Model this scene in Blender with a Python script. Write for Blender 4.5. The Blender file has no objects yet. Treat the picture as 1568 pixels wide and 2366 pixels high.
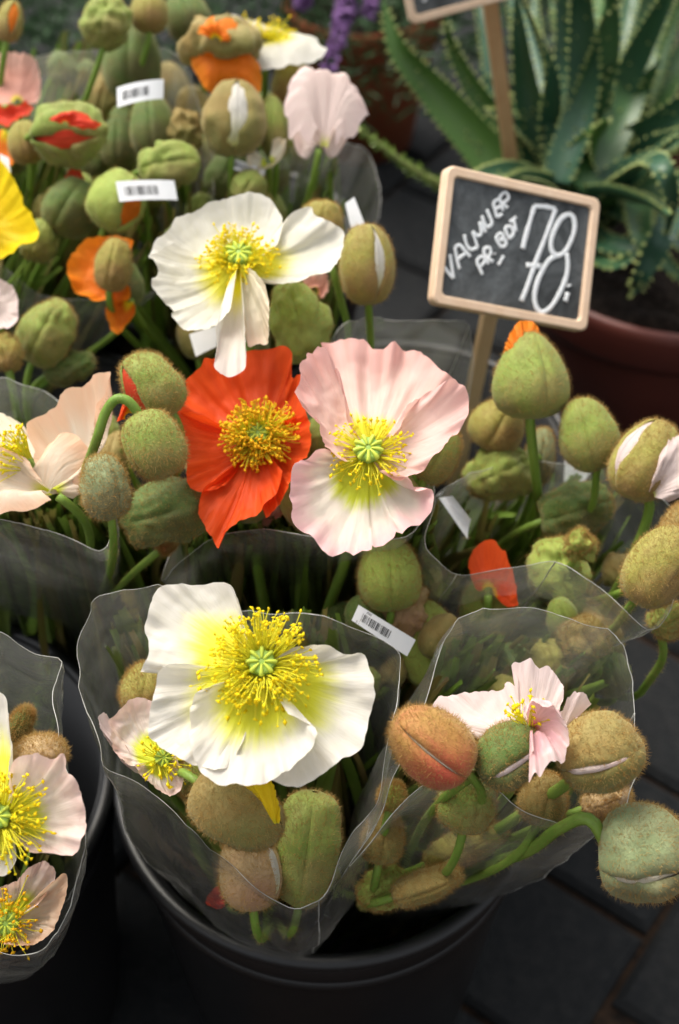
import bpy, math, random
import numpy as np
from mathutils import Vector
random.seed(7)
rng = np.random.default_rng(7)
R = math.radians
scene = bpy.context.scene
COL = scene.collection

# ------------------------------------------------------------------ camera, sky, sun, exposure
CAM_H, PITCH, LENS = 1.05, 47.0, 50.0
QW, QH = 1568.0, 2365.3                      # pixel frame the photograph was measured in
cam_d = bpy.data.cameras.new('camera'); cam = bpy.data.objects.new('camera', cam_d); COL.objects.link(cam)
cam.location = (0, 0, CAM_H); cam.rotation_euler = (R(90 - PITCH), 0, 0)
cam_d.sensor_fit = 'HORIZONTAL'; cam_d.sensor_width = 24.0; cam_d.lens = LENS
cam_d.clip_start = 0.01; cam_d.clip_end = 500
cam_d.dof.use_dof = True; cam_d.dof.focus_distance = 0.67; cam_d.dof.aperture_fstop = 6.8
scene.camera = cam
world = bpy.data.worlds.new('World'); scene.world = world; world.use_nodes = True
wn = world.node_tree.nodes; wl = world.node_tree.links
bg = wn['Background']
sky = wn.new('ShaderNodeTexSky'); sky.sky_type = 'NISHITA'; sky.sun_disc = False
SUN_EL, SUN_ROT = 58.0, -40.0
sky.sun_elevation = R(SUN_EL); sky.sun_rotation = R(SUN_ROT); sky.dust_density = 6.0; sky.air_density = 1.0; sky.ozone_density = 1.0
hs = wn.new('ShaderNodeHueSaturation'); hs.inputs['Saturation'].default_value = 0.16   # thin cloud: paler than clear blue
wl.new(sky.outputs[0], hs.inputs['Color']); wl.new(hs.outputs[0], bg.inputs['Color'])
bg.inputs['Strength'].default_value = 0.14
sun_d = bpy.data.lights.new('sun', 'SUN'); sun = bpy.data.objects.new('sun', sun_d); COL.objects.link(sun)
sun_d.energy = 1.4; sun_d.angle = R(32); sun_d.color = (1.0, 0.88, 0.70)
sd = Vector((math.sin(R(SUN_ROT)) * math.cos(R(SUN_EL)), math.cos(R(SUN_ROT)) * math.cos(R(SUN_EL)), math.sin(R(SUN_EL))))
sun.rotation_euler = sd.to_track_quat('Z', 'Y').to_euler()
scene.view_settings.view_transform = 'Standard'; scene.view_settings.look = 'None'
scene.view_settings.gamma = 1.0; scene.view_settings.exposure = 1.0
scene.render.engine = 'CYCLES'
cy = scene.cycles
cy.max_bounces = 10; cy.diffuse_bounces = 6; cy.glossy_bounces = 3; cy.transmission_bounces = 6; cy.transparent_max_bounces = 40
cy.caustics_reflective = False; cy.caustics_refractive = False

# ------------------------------------------------------------------ picture -> place
cth, sth = math.cos(R(PITCH)), math.sin(R(PITCH))
CF, CR, CU = np.array([0, cth, -sth]), np.array([1.0, 0, 0]), np.array([0, sth, cth])
CL = np.array([0, 0, CAM_H]); FPX = QW * LENS / 24.0
def ray(x, y): return CF + CR * ((x - QW / 2) / FPX) - CU * ((y - QH / 2) / FPX)
def at(x, y, d): return CL + ray(x, y) * d                    # d metres in front of the lens
def zd(x, y, Z): return (CAM_H - Z) / -ray(x, y)[2]             # how far away the height Z is met
def atz(x, y, Z): return at(x, y, zd(x, y, Z))
def px(d): return d / FPX                                      # metres per pixel at distance d
def cdir(ang, tilt=0):
    a, t = R(ang), R(tilt)
    return math.cos(t) * (math.cos(a) * CR + math.sin(a) * CU) - math.sin(t) * CF
def nrm(v): v = np.asarray(v, float); return v / (np.linalg.norm(v, axis=-1, keepdims=True) + 1e-12)

# ------------------------------------------------------------------ noise
def _h(ix, iy, iz):
    n = (ix.astype(np.int64) * 374761393 + iy.astype(np.int64) * 668265263 + iz.astype(np.int64) * 1274126177) & 0xffffffff
    n = ((n ^ (n >> 13)) * 1274126177) & 0xffffffff
    n = n ^ (n >> 16)
    return (n & 0xffff) / 32767.5 - 1.0
def noise(p):
    p = np.asarray(p, float); i = np.floor(p); f = p - i; f = f * f * f * (f * (f * 6 - 15) + 10)
    x, y, z = i[..., 0], i[..., 1], i[..., 2]; r = 0
    for dx in (0, 1):
        for dy in (0, 1):
            for dz in (0, 1):
                w = (f[..., 0] if dx else 1 - f[..., 0]) * (f[..., 1] if dy else 1 - f[..., 1]) * (f[..., 2] if dz else 1 - f[..., 2])
                r = r + w * _h(x + dx, y + dy, z + dz)
    return r
def fbm(p, o=3):
    r, a, s = 0, 1.0, 1.0
    for k in range(o):
        r = r + a * noise(np.asarray(p) * s + 17.3 * k); a *= 0.5; s *= 2.03
    return r
def n1(x, seed=0.0): x = np.asarray(x, float); return noise(np.stack([x, np.full_like(x, seed), np.full_like(x, seed * 1.7 + 3)], -1))

# ------------------------------------------------------------------ objects
ORG = {}
def tag(o, label=None, cat=None, group=None, kind=None):
    if label: o['label'] = label
    if cat: o['category'] = cat
    if group: o['group'] = group
    if kind: o['kind'] = kind
    return o
def thing(name, loc, label, cat, group=None):
    o = bpy.data.objects.new(name, None); COL.objects.link(o); o.location = tuple(loc); o.empty_display_size = 0.02
    ORG[o] = np.array(loc, float); return tag(o, label, cat, group)
def mk(name, V, F, mat, parent=None, uv=None, smooth=True, kind=None):
    V = np.asarray(V, float); org = ORG.get(parent, np.zeros(3)) if parent else np.zeros(3)
    me = bpy.data.meshes.new(name)
    Fl = F.tolist() if isinstance(F, np.ndarray) else [list(map(int, f)) for f in F]
    me.from_pydata((V - org).tolist(), [], Fl)
    me.materials.append(mat)
    if smooth: me.polygons.foreach_set('use_smooth', np.ones(len(me.polygons), bool))
    if uv is not None:
        ul = me.uv_layers.new(name='UVMap'); li = np.empty(len(me.loops), np.int32); me.loops.foreach_get('vertex_index', li)
        ul.data.foreach_set('uv', np.asarray(uv, np.float32)[li].ravel())
    me.update()
    o = bpy.data.objects.new(name, me); COL.objects.link(o)
    if parent: o.parent = parent
    ORG[o] = org
    if kind: o['kind'] = kind
    return o
def gridF(nu, nv, closed=False):
    i = np.arange(nu if closed else nu - 1); j = np.arange(nv - 1)
    I, J = np.meshgrid(i, j, indexing='ij'); I2 = (I + 1) % nu
    return np.stack([I * nv + J, I2 * nv + J, I2 * nv + J + 1, I * nv + J + 1], -1).reshape(-1, 4)
class MB:
    def __init__(s): s.V, s.F, s.n = [], [], 0
    def add(s, V, F):
        V = np.asarray(V, float); s.V.append(V); s.F += (np.asarray(F) + s.n).tolist() if isinstance(F, np.ndarray) else [[a + s.n for a in f] for f in F]; s.n += len(V)
    def build(s, name, mat, parent=None, **k): return mk(name, np.concatenate(s.V), s.F, mat, parent, **k)
def catmull(P, n, closed=False):
    P = np.asarray(P, float)
    Q = np.vstack([P[-1], P, P[0], P[1]]) if closed else np.vstack([2 * P[0] - P[1], P, 2 * P[-1] - P[-2]])
    m = len(P) if closed else len(P) - 1; out = []
    for k in range(m):
        t = np.linspace(0, 1, 16, endpoint=False)[:, None]; a, b, c, d = Q[k], Q[k + 1], Q[k + 2], Q[k + 3]
        out.append(0.5 * (2 * b + (c - a) * t + (2 * a - 5 * b + 4 * c - d) * t ** 2 + (3 * b - a - 3 * c + d) * t ** 3))
    out.append((P[0] if closed else P[-1])[None]); out = np.vstack(out)
    s = np.r_[0, np.cumsum(np.linalg.norm(np.diff(out, axis=0), axis=1))]
    t = np.linspace(0, s[-1], n, endpoint=not closed)
    return np.stack([np.interp(t, s, out[:, k]) for k in range(out.shape[1])], -1)
def frames(P):
    T = nrm(np.gradient(P, axis=0)); n0 = np.cross(T[0], [0.3, 0.7, 0.64]); N = [n0 / np.linalg.norm(n0)]
    for k in range(1, len(P)):
        v = N[-1] - T[k] * np.dot(N[-1], T[k]); N.append(v / (np.linalg.norm(v) + 1e-9))
    N = np.array(N); return T, N, np.cross(T, N)
def tube(P, rad, seg=8, cap=True):
    P = np.asarray(P, float); T, N, B = frames(P); rad = np.broadcast_to(np.asarray(rad, float), (len(P),))
    a = np.linspace(0, 2 * np.pi, seg, endpoint=False)
    V = P[None] + rad[None, :, None] * (np.cos(a)[:, None, None] * N[None] + np.sin(a)[:, None, None] * B[None])
    F = gridF(seg, len(P), True).tolist()
    if cap: F += [[k * len(P) for k in range(seg)][::-1], [k * len(P) + len(P) - 1 for k in range(seg)]]
    return V.reshape(-1, 3), F
def bez(a, b, c, d, n):
    t = np.linspace(0, 1, n)[:, None]
    return a * (1 - t) ** 3 + 3 * b * t * (1 - t) ** 2 + 3 * c * t ** 2 * (1 - t) + d * t ** 3

# ------------------------------------------------------------------ materials
class NT:
    def __init__(s, name):
        s.m = bpy.data.materials.new(name); s.m.use_nodes = True; s.t = s.m.node_tree; s.n = s.t.nodes; s.l = s.t.links
        s.b = s.n['Principled BSDF']; s.out = s.n['Material Output']
    def new(s, t, **k):
        o = s.n.new('ShaderNode' + t)
        for a, v in k.items(): setattr(o, a, v)
        return o
    def noise(s, vec, scale, detail=4, rough=0.55, dist=0.0):
        o = s.new('TexNoise'); o.inputs['Scale'].default_value = scale; o.inputs['Detail'].default_value = detail
        o.inputs['Roughness'].default_value = rough; o.inputs['Distortion'].default_value = dist
        if vec is not None: s.l.new(vec, o.inputs['Vector'])
        return o.outputs['Fac']
    def ramp(s, fac, stops):
        o = s.new('ValToRGB'); e = o.color_ramp.elements
        while len(e) < len(stops): e.new(0.5)
        for k, (p, c) in enumerate(stops): e[k].position = p; e[k].color = (*c, 1) if len(c) == 3 else c
        s.l.new(fac, o.inputs[0]); return o.outputs[0]
    def mix(s, fac, a, b, mode='MIX'):
        o = s.new('MixRGB', blend_type=mode)
        for k, v in ((0, fac), (1, a), (2, b)):
            if isinstance(v, (int, float)): o.inputs[k].default_value = v
            elif isinstance(v, (tuple, list)): o.inputs[k].default_value = (*v, 1)
            else: s.l.new(v, o.inputs[k])
        return o.outputs[0]
    def math(s, op, a, b=0.0, clamp=False):
        o = s.new('Math', operation=op, use_clamp=clamp)
        for k, v in ((0, a), (1, b)):
            if isinstance(v, (int, float)): o.inputs[k].default_value = v
            else: s.l.new(v, o.inputs[k])
        return o.outputs[0]
    def bump(s, h, strength, dist):
        o = s.new('Bump'); o.inputs['Strength'].default_value = strength; o.inputs['Distance'].default_value = dist; s.l.new(h, o.inputs['Height']); return o.outputs[0]
    def scaled(s, vec, sc):
        o = s.new('Mapping'); o.inputs['Scale'].default_value = sc; s.l.new(vec, o.inputs['Vector']); return o.outputs[0]
def petal_mat(name, base, tip, blotch, r0, r1, vein_crease=None, trans=0.38, streak=0.35, spot=None):
    t = NT(name); tc = t.new('TexCoord'); uv = tc.outputs['UV']
    sep = t.new('SeparateXYZ'); t.l.new(uv, sep.inputs[0]); v = sep.outputs[1]
    st = t.noise(t.scaled(uv, (38, 2.2, 1)), 1.0, 3, 0.6)
    st2 = t.noise(t.scaled(uv, (9, 1.5, 1)), 1.0, 3, 0.6)
    vj = t.math('ADD', v, t.math('MULTIPLY', t.math('SUBTRACT', st, 0.5), 0.22))
    mr = t.new('MapRange', interpolation_type='SMOOTHSTEP'); mr.inputs[1].default_value = r0; mr.inputs[2].default_value = r1; t.l.new(vj, mr.inputs[0])
    mt = t.new('MapRange', interpolation_type='SMOOTHSTEP'); mt.inputs[1].default_value = 0.55; mt.inputs[2].default_value = 1.05
    t.l.new(t.math('ADD', v, t.math('MULTIPLY', t.math('SUBTRACT', st2, 0.5), 0.7)), mt.inputs[0])
    c = t.mix(mt.outputs[0], base, tip)
    c = t.mix(t.math('MULTIPLY', t.ramp(st, [(0.35, (0, 0, 0)), (0.75, (1, 1, 1))]), streak), c, vein_crease or tuple(x * 0.86 for x in base))
    if spot:
        sp = t.ramp(t.noise(t.scaled(uv, (5, 7, 1)), 1.0, 5, 0.7), [(0.66, (0, 0, 0)), (0.74, (1, 1, 1))])
        c = t.mix(t.math('MULTIPLY', sp, 0.45), c, spot)
    c = t.mix(mr.outputs[0], blotch, c)
    t.l.new(c, t.b.inputs['Base Color']); t.b.inputs['Roughness'].default_value = 0.55; t.b.inputs['Specular IOR Level'].default_value = 0.22
    hh = t.math('ADD', t.math('MULTIPLY', st, 0.5), st2)
    nb = t.bump(hh, 0.55, 0.0016); t.l.new(nb, t.b.inputs['Normal'])
    tr = t.new('BsdfTranslucent'); t.l.new(t.mix(1.0, c, (1.0, 0.97, 0.90), 'MULTIPLY'), tr.inputs[0]); t.l.new(nb, tr.inputs['Normal'])
    ms = t.new('MixShader'); ms.inputs[0].default_value = trans; t.l.new(t.b.outputs[0], ms.inputs[1]); t.l.new(tr.outputs[0], ms.inputs[2]); t.l.new(ms.outputs[0], t.out.inputs[0])
    return t.m
def bud_mat(name, c1, c2, c3, scale=55, dark=None):
    t = NT(name); tc = t.new('TexCoord'); p = tc.outputs['Object']
    a = t.noise(p, scale, 5, 0.62, 0.6); b = t.noise(p, scale * 0.45, 3, 0.5); f = t.noise(p, 900, 2, 0.6)
    c = t.mix(t.ramp(a, [(0.36, (0, 0, 0)), (0.66, (1, 1, 1))]), c1, c2)
    c = t.mix(t.ramp(b, [(0.44, (0, 0, 0)), (0.64, (1, 1, 1))]), c, c3)
    cre = t.noise(p, scale * 2.2, 4, 0.7, 1.5); vein_crease = t.ramp(t.math('ABSOLUTE', t.math('SUBTRACT', cre, 0.5)), [(0.0, (1, 1, 1)), (0.035, (0, 0, 0))])
    c = t.mix(t.math('MULTIPLY', vein_crease, 0.30), c, tuple(x * 0.55 for x in c3))  # shade in the wrinkles of the sepal, darkened in the colour
    c = t.mix(t.math('MULTIPLY', f, 0.35), c, tuple(x * 0.7 for x in c1))
    t.l.new(c, t.b.inputs['Base Color']); t.b.inputs['Roughness'].default_value = 0.62; t.b.inputs['Specular IOR Level'].default_value = 0.25
    t.b.inputs['Sheen Weight'].default_value = 0.35; t.b.inputs['Sheen Roughness'].default_value = 0.5; t.b.inputs['Sheen Tint'].default_value = (0.75, 0.72, 0.45, 1)
    t.l.new(t.bump(t.math('ADD', a, t.math('SUBTRACT', t.math('MULTIPLY', f, 0.25), t.math('MULTIPLY', vein_crease, 0.18))), 0.45, 0.0018), t.b.inputs['Normal'])
    return t.m
def plain(name, c, rough=0.5, spec=0.4, c2=None, scale=60, bump=0.0, bdist=0.001, trans=0.0, detail=5, lo=.38, hi=.65):
    t = NT(name); tc = t.new('TexCoord'); p = tc.outputs['Object']; f = t.noise(p, scale, detail, 0.6)
    col = t.mix(t.ramp(f, [(lo, (0, 0, 0)), (hi, (1, 1, 1))]), c, c2 or tuple(x * 0.8 for x in c))
    t.l.new(col, t.b.inputs['Base Color']); t.b.inputs['Roughness'].default_value = rough; t.b.inputs['Specular IOR Level'].default_value = spec
    if bump: t.l.new(t.bump(f, bump, bdist), t.b.inputs['Normal'])
    if trans:
        tr = t.new('BsdfTranslucent'); t.l.new(col, tr.inputs[0]); ms = t.new('MixShader'); ms.inputs[0].default_value = trans
        t.l.new(t.b.outputs[0], ms.inputs[1]); t.l.new(tr.outputs[0], ms.inputs[2]); t.l.new(ms.outputs[0], t.out.inputs[0])
    return t.m
def film_mat(name, haze=0.07, edge=False):
    t = NT(name); tc = t.new('TexCoord'); p = tc.outputs['Object']
    w = t.noise(p, 26, 4, 0.6, 1.2); fine = t.noise(p, 160, 3, 0.7)
    nb = t.bump(t.math('ADD', w, t.math('MULTIPLY', fine, 0.08)), 0.6, 0.006)
    tr = t.new('BsdfTransparent'); tr.inputs[0].default_value = (0.965, 0.968, 0.955, 1)
    gl = t.new('BsdfGlossy'); gl.inputs['Roughness'].default_value = 0.09; t.l.new(nb, gl.inputs['Normal'])
    lw = t.new('LayerWeight'); lw.inputs[0].default_value = 0.5; t.l.new(nb, lw.inputs['Normal'])
    fr = t.math('ADD', t.math('MULTIPLY', t.math('POWER', lw.outputs['Facing'], 3.0), 0.80), 0.11, True)
    m1 = t.new('MixShader'); t.l.new(fr, m1.inputs[0]); t.l.new(tr.outputs[0], m1.inputs[1]); t.l.new(gl.outputs[0], m1.inputs[2])
    df = t.new('BsdfTranslucent'); df.inputs[0].default_value = (0.8, 0.8, 0.76, 1)
    dd = t.new('BsdfDiffuse'); dd.inputs[0].default_value = (0.8, 0.8, 0.76, 1)
    md = t.new('MixShader'); t.l.new(df.outputs[0], md.inputs[1]); t.l.new(dd.outputs[0], md.inputs[2])
    m2 = t.new('MixShader'); t.l.new(m1.outputs[0], m2.inputs[1]); t.l.new(md.outputs[0], m2.inputs[2])
    hz = t.math('MULTIPLY', t.ramp(w, [(0.3, (0.4, 0.4, 0.4)), (0.75, (1, 1, 1))]), haze)
    dust = t.ramp(t.noise(p, 420, 2, 0.5), [(0.74, (0, 0, 0)), (0.80, (1, 1, 1))])
    hz = t.math('ADD', hz, t.math('MULTIPLY', dust, 0.25), True)
    t.l.new(hz, m2.inputs[0]); t.l.new(m2.outputs[0], t.out.inputs[0])
    return t.m

YEL = (0.80, 0.66, 0.02); YG = (0.62, 0.68, 0.04)
PMX = None
PM = {
 'white':  petal_mat('petal_white', (0.72, 0.70, 0.63), (0.73, 0.70, 0.65), (0.80, 0.80, 0.05), 0.44, 0.78, (0.70, 0.65, 0.52), spot=(0.62, 0.46, 0.26)),
 'white_small': petal_mat('petal_white_small_eye', (0.72, 0.70, 0.60), (0.72, 0.70, 0.65), (0.82, 0.76, 0.04), 0.28, 0.60, (0.68, 0.65, 0.52)),
 'cream':  petal_mat('petal_cream', (0.78, 0.74, 0.60), (0.78, 0.68, 0.52), YG, 0.12, 0.34, (0.72, 0.60, 0.42), streak=0.5),
 'peach':  petal_mat('petal_peach', (0.80, 0.70, 0.58), (0.80, 0.50, 0.34), YG, 0.02, 0.14, (0.80, 0.58, 0.40), streak=0.6),
 'orange': petal_mat('petal_orange', (0.80, 0.085, 0.012), (0.84, 0.10, 0.015), (0.74, 0.42, 0.01), 0.10, 0.26, (0.62, 0.045, 0.008), trans=0.42, streak=0.5),
 'amber':  petal_mat('petal_amber', (0.84, 0.20, 0.012), (0.86, 0.26, 0.015), YEL, 0.02, 0.3, (0.70, 0.13, 0.01), trans=0.42),
 'red':    petal_mat('petal_red', (0.72, 0.05, 0.02), (0.76, 0.09, 0.03), (0.7, 0.2, 0.02), 0.0, 0.1, (0.5, 0.03, 0.02)),
 'pink':   petal_mat('petal_pink', (0.78, 0.60, 0.53), (0.80, 0.46, 0.43), (0.78, 0.70, 0.03), 0.30, 0.46, (0.74, 0.40, 0.34), streak=0.6),
 'pink_low': petal_mat('petal_pink_fold', (0.80, 0.60, 0.55), (0.80, 0.48, 0.45), YEL, 0.03, 0.13, (0.76, 0.50, 0.45), streak=0.45),
 'pink_eye': petal_mat('petal_pink_white_heart', (0.76, 0.70, 0.60), (0.76, 0.44, 0.46), YG, 0.34, 0.54, (0.78, 0.66, 0.58), streak=0.4),
 'pale':   petal_mat('petal_pale_pink', (0.76, 0.64, 0.60), (0.77, 0.63, 0.61), YG, -0.02, 0.08, (0.74, 0.56, 0.54), streak=0.5),
 'rose':   petal_mat('petal_rose', (0.80, 0.46, 0.50), (0.80, 0.68, 0.66), (0.72, 0.16, 0.22), 0.02, 0.25, (0.66, 0.40, 0.36), streak=0.7),
 'blush':  petal_mat('petal_blush_eye', (0.80, 0.72, 0.66), (0.80, 0.58, 0.54), YG, 0.34, 0.55, (0.76, 0.58, 0.50), streak=0.5, spot=(0.6, 0.25, 0.2)),
 'yellow': petal_mat('petal_yellow', (0.86, 0.62, 0.01), (0.86, 0.66, 0.012), (0.7, 0.6, 0.02), 0.0, 0.2, (0.80, 0.52, 0.01)),
 'coral':  petal_mat('petal_coral', (0.80, 0.40, 0.32), (0.80, 0.50, 0.42), YEL, 0.0, 0.15, (0.76, 0.3, 0.25)),
}
BM = {
 'green':  bud_mat('bud_green', (0.18, 0.25, 0.038), (0.27, 0.33, 0.070), (0.20, 0.17, 0.05)),
 'dgreen': bud_mat('bud_dark_green', (0.075, 0.135, 0.025), (0.13, 0.19, 0.04), (0.10, 0.09, 0.03)),
 'olive':  bud_mat('bud_olive', (0.25, 0.23, 0.042), (0.33, 0.31, 0.07), (0.24, 0.14, 0.05)),
 'brown':  bud_mat('bud_brown', (0.26, 0.175, 0.05), (0.31, 0.25, 0.085), (0.18, 0.17, 0.045)),
 'tan':    bud_mat('bud_tan', (0.36, 0.25, 0.12), (0.42, 0.31, 0.16), (0.33, 0.18, 0.10)),
 'red':    bud_mat('bud_red_flushed', (0.36, 0.15, 0.05), (0.33, 0.25, 0.05), (0.50, 0.06, 0.04), scale=26),
 'grey':   bud_mat('bud_grey_green', (0.19, 0.24, 0.11), (0.28, 0.31, 0.16), (0.15, 0.13, 0.06)),
 'lime':   bud_mat('bud_lime', (0.26, 0.35, 0.055), (0.33, 0.41, 0.085), (0.24, 0.28, 0.06)),
}
M_STEM = plain('stem_green', (0.15, 0.26, 0.035), 0.5, 0.35, (0.20, 0.30, 0.05), 40, trans=0.1)
M_FUZZ = plain('bud_hair', (0.44, 0.25, 0.075), 0.6, 0.2, (0.50, 0.36, 0.14), 200, trans=0.5)
M_FUZZG = plain('stem_hair', (0.30, 0.24, 0.07), 0.6, 0.2, (0.32, 0.30, 0.10), 200, trans=0.4)
M_ANTH = plain('anther_yellow', (0.94, 0.82, 0.02), 0.6, 0.2, (0.92, 0.72, 0.015), 300, trans=0.45)
M_ANTHO = plain('anther_amber', (0.88, 0.58, 0.015), 0.6, 0.2, (0.80, 0.42, 0.01), 300, trans=0.35)
M_FIL = plain('filament_yellow_green', (0.86, 0.84, 0.06), 0.5, 0.3, (0.88, 0.80, 0.06), 300, trans=0.5)
M_PIST = plain('pistil_green', (0.28, 0.42, 0.06), 0.5, 0.35, (0.20, 0.32, 0.06), 400, 0.2)
M_STIG = plain('stigma_lime', (0.40, 0.50, 0.06), 0.6, 0.2, (0.46, 0.52, 0.06), 500)
M_FILM = film_mat('clear_film', 0.11)
M_FILM2 = film_mat('clear_film_hazy', 0.13)  # same film with more white haze mixed in
M_FEDGE = plain('film_edge_highlight', (0.80, 0.80, 0.76), 0.25, 0.6, (0.35, 0.35, 0.32), 60, trans=0.4)  # pale colour stands in for highlights on film edges and folds
M_BLACK = plain('black_bucket_plastic', (0.005, 0.0055, 0.0065), 0.40, 0.45, (0.007, 0.007, 0.008), 30, 0.08, 0.001)
M_PAPER = plain('label_paper', (0.74, 0.75, 0.77), 0.45, 0.4, (0.70, 0.72, 0.74), 90)
M_INK = plain('label_ink', (0.02, 0.02, 0.022), 0.5, 0.3)

# ------------------------------------------------------------------ builders
def stem_tube(parent, P, rad=0.0024, hairs=0, mat=None, seg=8):
    r = np.broadcast_to(np.asarray(rad, float), (len(P),)); V, F = tube(P, r, seg)
    o = mk('stem', V, F, mat or M_STEM, parent)
    if hairs:
        T, N, B = frames(P); k = rng.integers(0, max(2, int(len(P) * 0.55)), hairs); a = rng.uniform(0, 2 * np.pi, hairs)
        out = np.cos(a)[:, None] * N[k] + np.sin(a)[:, None] * B[k]
        base = P[k] + out * r[k][:, None] * 0.9 + T[k] * rng.uniform(-.004, .004, hairs)[:, None]
        hair_mesh('hairs', base, nrm(out + 0.25 * rng.normal(size=(hairs, 3))), rng.uniform(.0012, .0026, hairs), 0.00012, M_FUZZG, o)
    return o
def hair_mesh(name, base, dirs, ln, w, mat, parent):
    n = len(base); side = nrm(np.cross(dirs, rng.normal(size=(n, 3)))) * w
    tip = base + dirs * ln[:, None] + rng.normal(size=(n, 3)) * (ln * 0.12)[:, None]
    V = np.stack([base - side, base + side, tip], 1).reshape(-1, 3); F = np.arange(3 * n).reshape(-1, 3)
    return mk(name, V, F, mat, parent, smooth=False, kind='stuff')
def auto_stem(p0, axis, foot, reach=0.045, n=40):
    foot = np.asarray(foot, float) + np.r_[rng.uniform(-.02, .02, 2), 0]
    L = np.linalg.norm(foot - p0)
    return bez(p0, p0 - nrm(axis) * reach, p0 * .45 + foot * .55 + np.array([0, 0, .05]), foot, n)
SEED = [0]
def petal(parent, C, edge, d0, mat, k=0.0, cy_=None, lift=0.0, off=0.0, bulge=0.004, ruf=0.0012, jit=2.2, pleat=0.0006, base_r=0.0025, nu=84, nv=42, crum=0.0009, axis=None, wave=0.004, name='petal'):
    """C: base point; edge: rim points measured in the picture, given depth by the flower's own tilt (k), cup (lift) and waviness"""
    SEED[0] += 1; sd_ = SEED[0] * 3.71
    m = px(d0); E2 = catmull(np.asarray(edge, float), nu); cx, cyy = C[0], C[1]
    u = np.linspace(0, 1, nu); s = np.linspace(0, 1, nu)
    tg = np.gradient(E2, axis=0); nn = nrm(np.stack([tg[:, 1], -tg[:, 0]], -1))
    j = jit * (n1(u * 30, sd_) + 0.7 * n1(u * 75, sd_ + 5)) * np.minimum(1, np.minimum(u, 1 - u) * 8)
    E2 = E2 + nn * j[:, None]
    c3 = at(cx, cyy, d0)
    dist = np.hypot(E2[:, 0] - cx, E2[:, 1] - cyy) * m
    de = d0 + k * (E2[:, 1] - cyy) * -m - lift + off + wave * n1(u * 4.0, sd_ + 9) + 0.35 * wave * n1(u * 11, sd_ + 2)
    E = np.array([at(a, b, c) for (a, b), c in zip(E2, de)])
    fl = nrm(axis if axis is not None else (CF * 1.0 + 0 * CU))
    bd = nrm(E - c3); B = c3 + bd * base_r
    v = np.linspace(0, 1, nv) ** 0.9; V = np.empty((nu, nv, 3))
    env = np.minimum(1, np.minimum(s, 1 - s) * 5)[:, None]
    for jv, vv in enumerate(v): V[:, jv] = B * (1 - vv) + E * vv
    v_ = v[None, :]; U = u[:, None]
    disp = bulge * np.sin(np.pi * np.clip(v_, 0, 1)) * (0.6 + 0.4 * env)
    disp = disp + pleat * (v_ ** 1.2) * (n1(u * 26, sd_ + 1)[:, None] + 0.8 * n1(u * 13, sd_ + 4)[:, None] * 1.6)
    sm = np.clip((v_ - 0.68) / 0.32, 0, 1); sm = sm * sm * (3 - 2 * sm)
    disp = disp + ruf * sm * (1.6 * n1(u * 16, sd_ + 6)[:, None] + n1(u * 34, sd_ + 8)[:, None])
    cr = fbm(V.reshape(-1, 3) * 85 + sd_, 3).reshape(nu, nv)
    disp = disp + crum * cr * np.clip(v_ * 2.2, 0, 1)
    V = V + disp[..., None] * fl
    uv = np.stack([np.repeat(u[:, None] + SEED[0] * 1.37, nv, 1), np.repeat(v_, nu, 0)], -1).reshape(-1, 2)
    return mk(name, V.reshape(-1, 3), gridF(nu, nv), mat, parent, uv=uv)
def basis(ax):
    ax = nrm(ax); h = np.array([0, 0, 1.0]) if abs(ax[2]) < 0.9 else np.array([1.0, 0, 0])
    x = nrm(np.cross(h, ax)); return x, np.cross(ax, x), ax
def stamens(parent, c, axis, n, ln, a0, a1, rin=0.003, amat=None, az=(0, 360), asz=0.0009, fr=0.00026):
    X, Y, Z = basis(axis); mf, ma = MB(), MB()
    ic_v = np.array([[1, 0, 0], [-1, 0, 0], [0, 1, 0], [0, -1, 0], [0, 0, 1.7], [0, 0, -1.7]], float)
    ic_f = np.array([[0, 2, 4], [2, 1, 4], [1, 3, 4], [3, 0, 4], [2, 0, 5], [1, 2, 5], [3, 1, 5], [0, 3, 5]])
    for i in range(n):
        a = R(rng.uniform(*az)); p = R(a0 + (a1 - a0) * rng.random() ** 0.8); l = ln * rng.uniform(0.72, 1.08)
        ra = math.cos(a) * X + math.sin(a) * Y; dr = math.cos(p) * Z + math.sin(p) * ra
        s = c + ra * rin; l = l * (1 if rng.random() > .25 else rng.uniform(.5, .8)); e = s + dr * l + rng.normal(size=3) * l * 0.13
        P = bez(s, s + (Z * .45 + ra * .3) * l * .5 + rng.normal(size=3) * l * .05, s * .3 + e * .7 + Z * l * .06 + rng.normal(size=3) * l * .08, e, 6)
        V, F = tube(P, np.linspace(fr * 1.3, fr, 6), 3, False); mf.add(V, F)
        x2, y2, z2 = basis(nrm(rng.normal(size=3) + dr * .6)); S = asz * rng.uniform(.75, 1.25)
        ma.add(e + (ic_v[:, :1] * x2 + ic_v[:, 1:2] * y2 * .7 + ic_v[:, 2:] * z2) * S, ic_f)
    mf.build('filaments', M_FIL, parent, kind='stuff'); ma.build('anthers', amat or M_ANTH, parent, kind='stuff')
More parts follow.
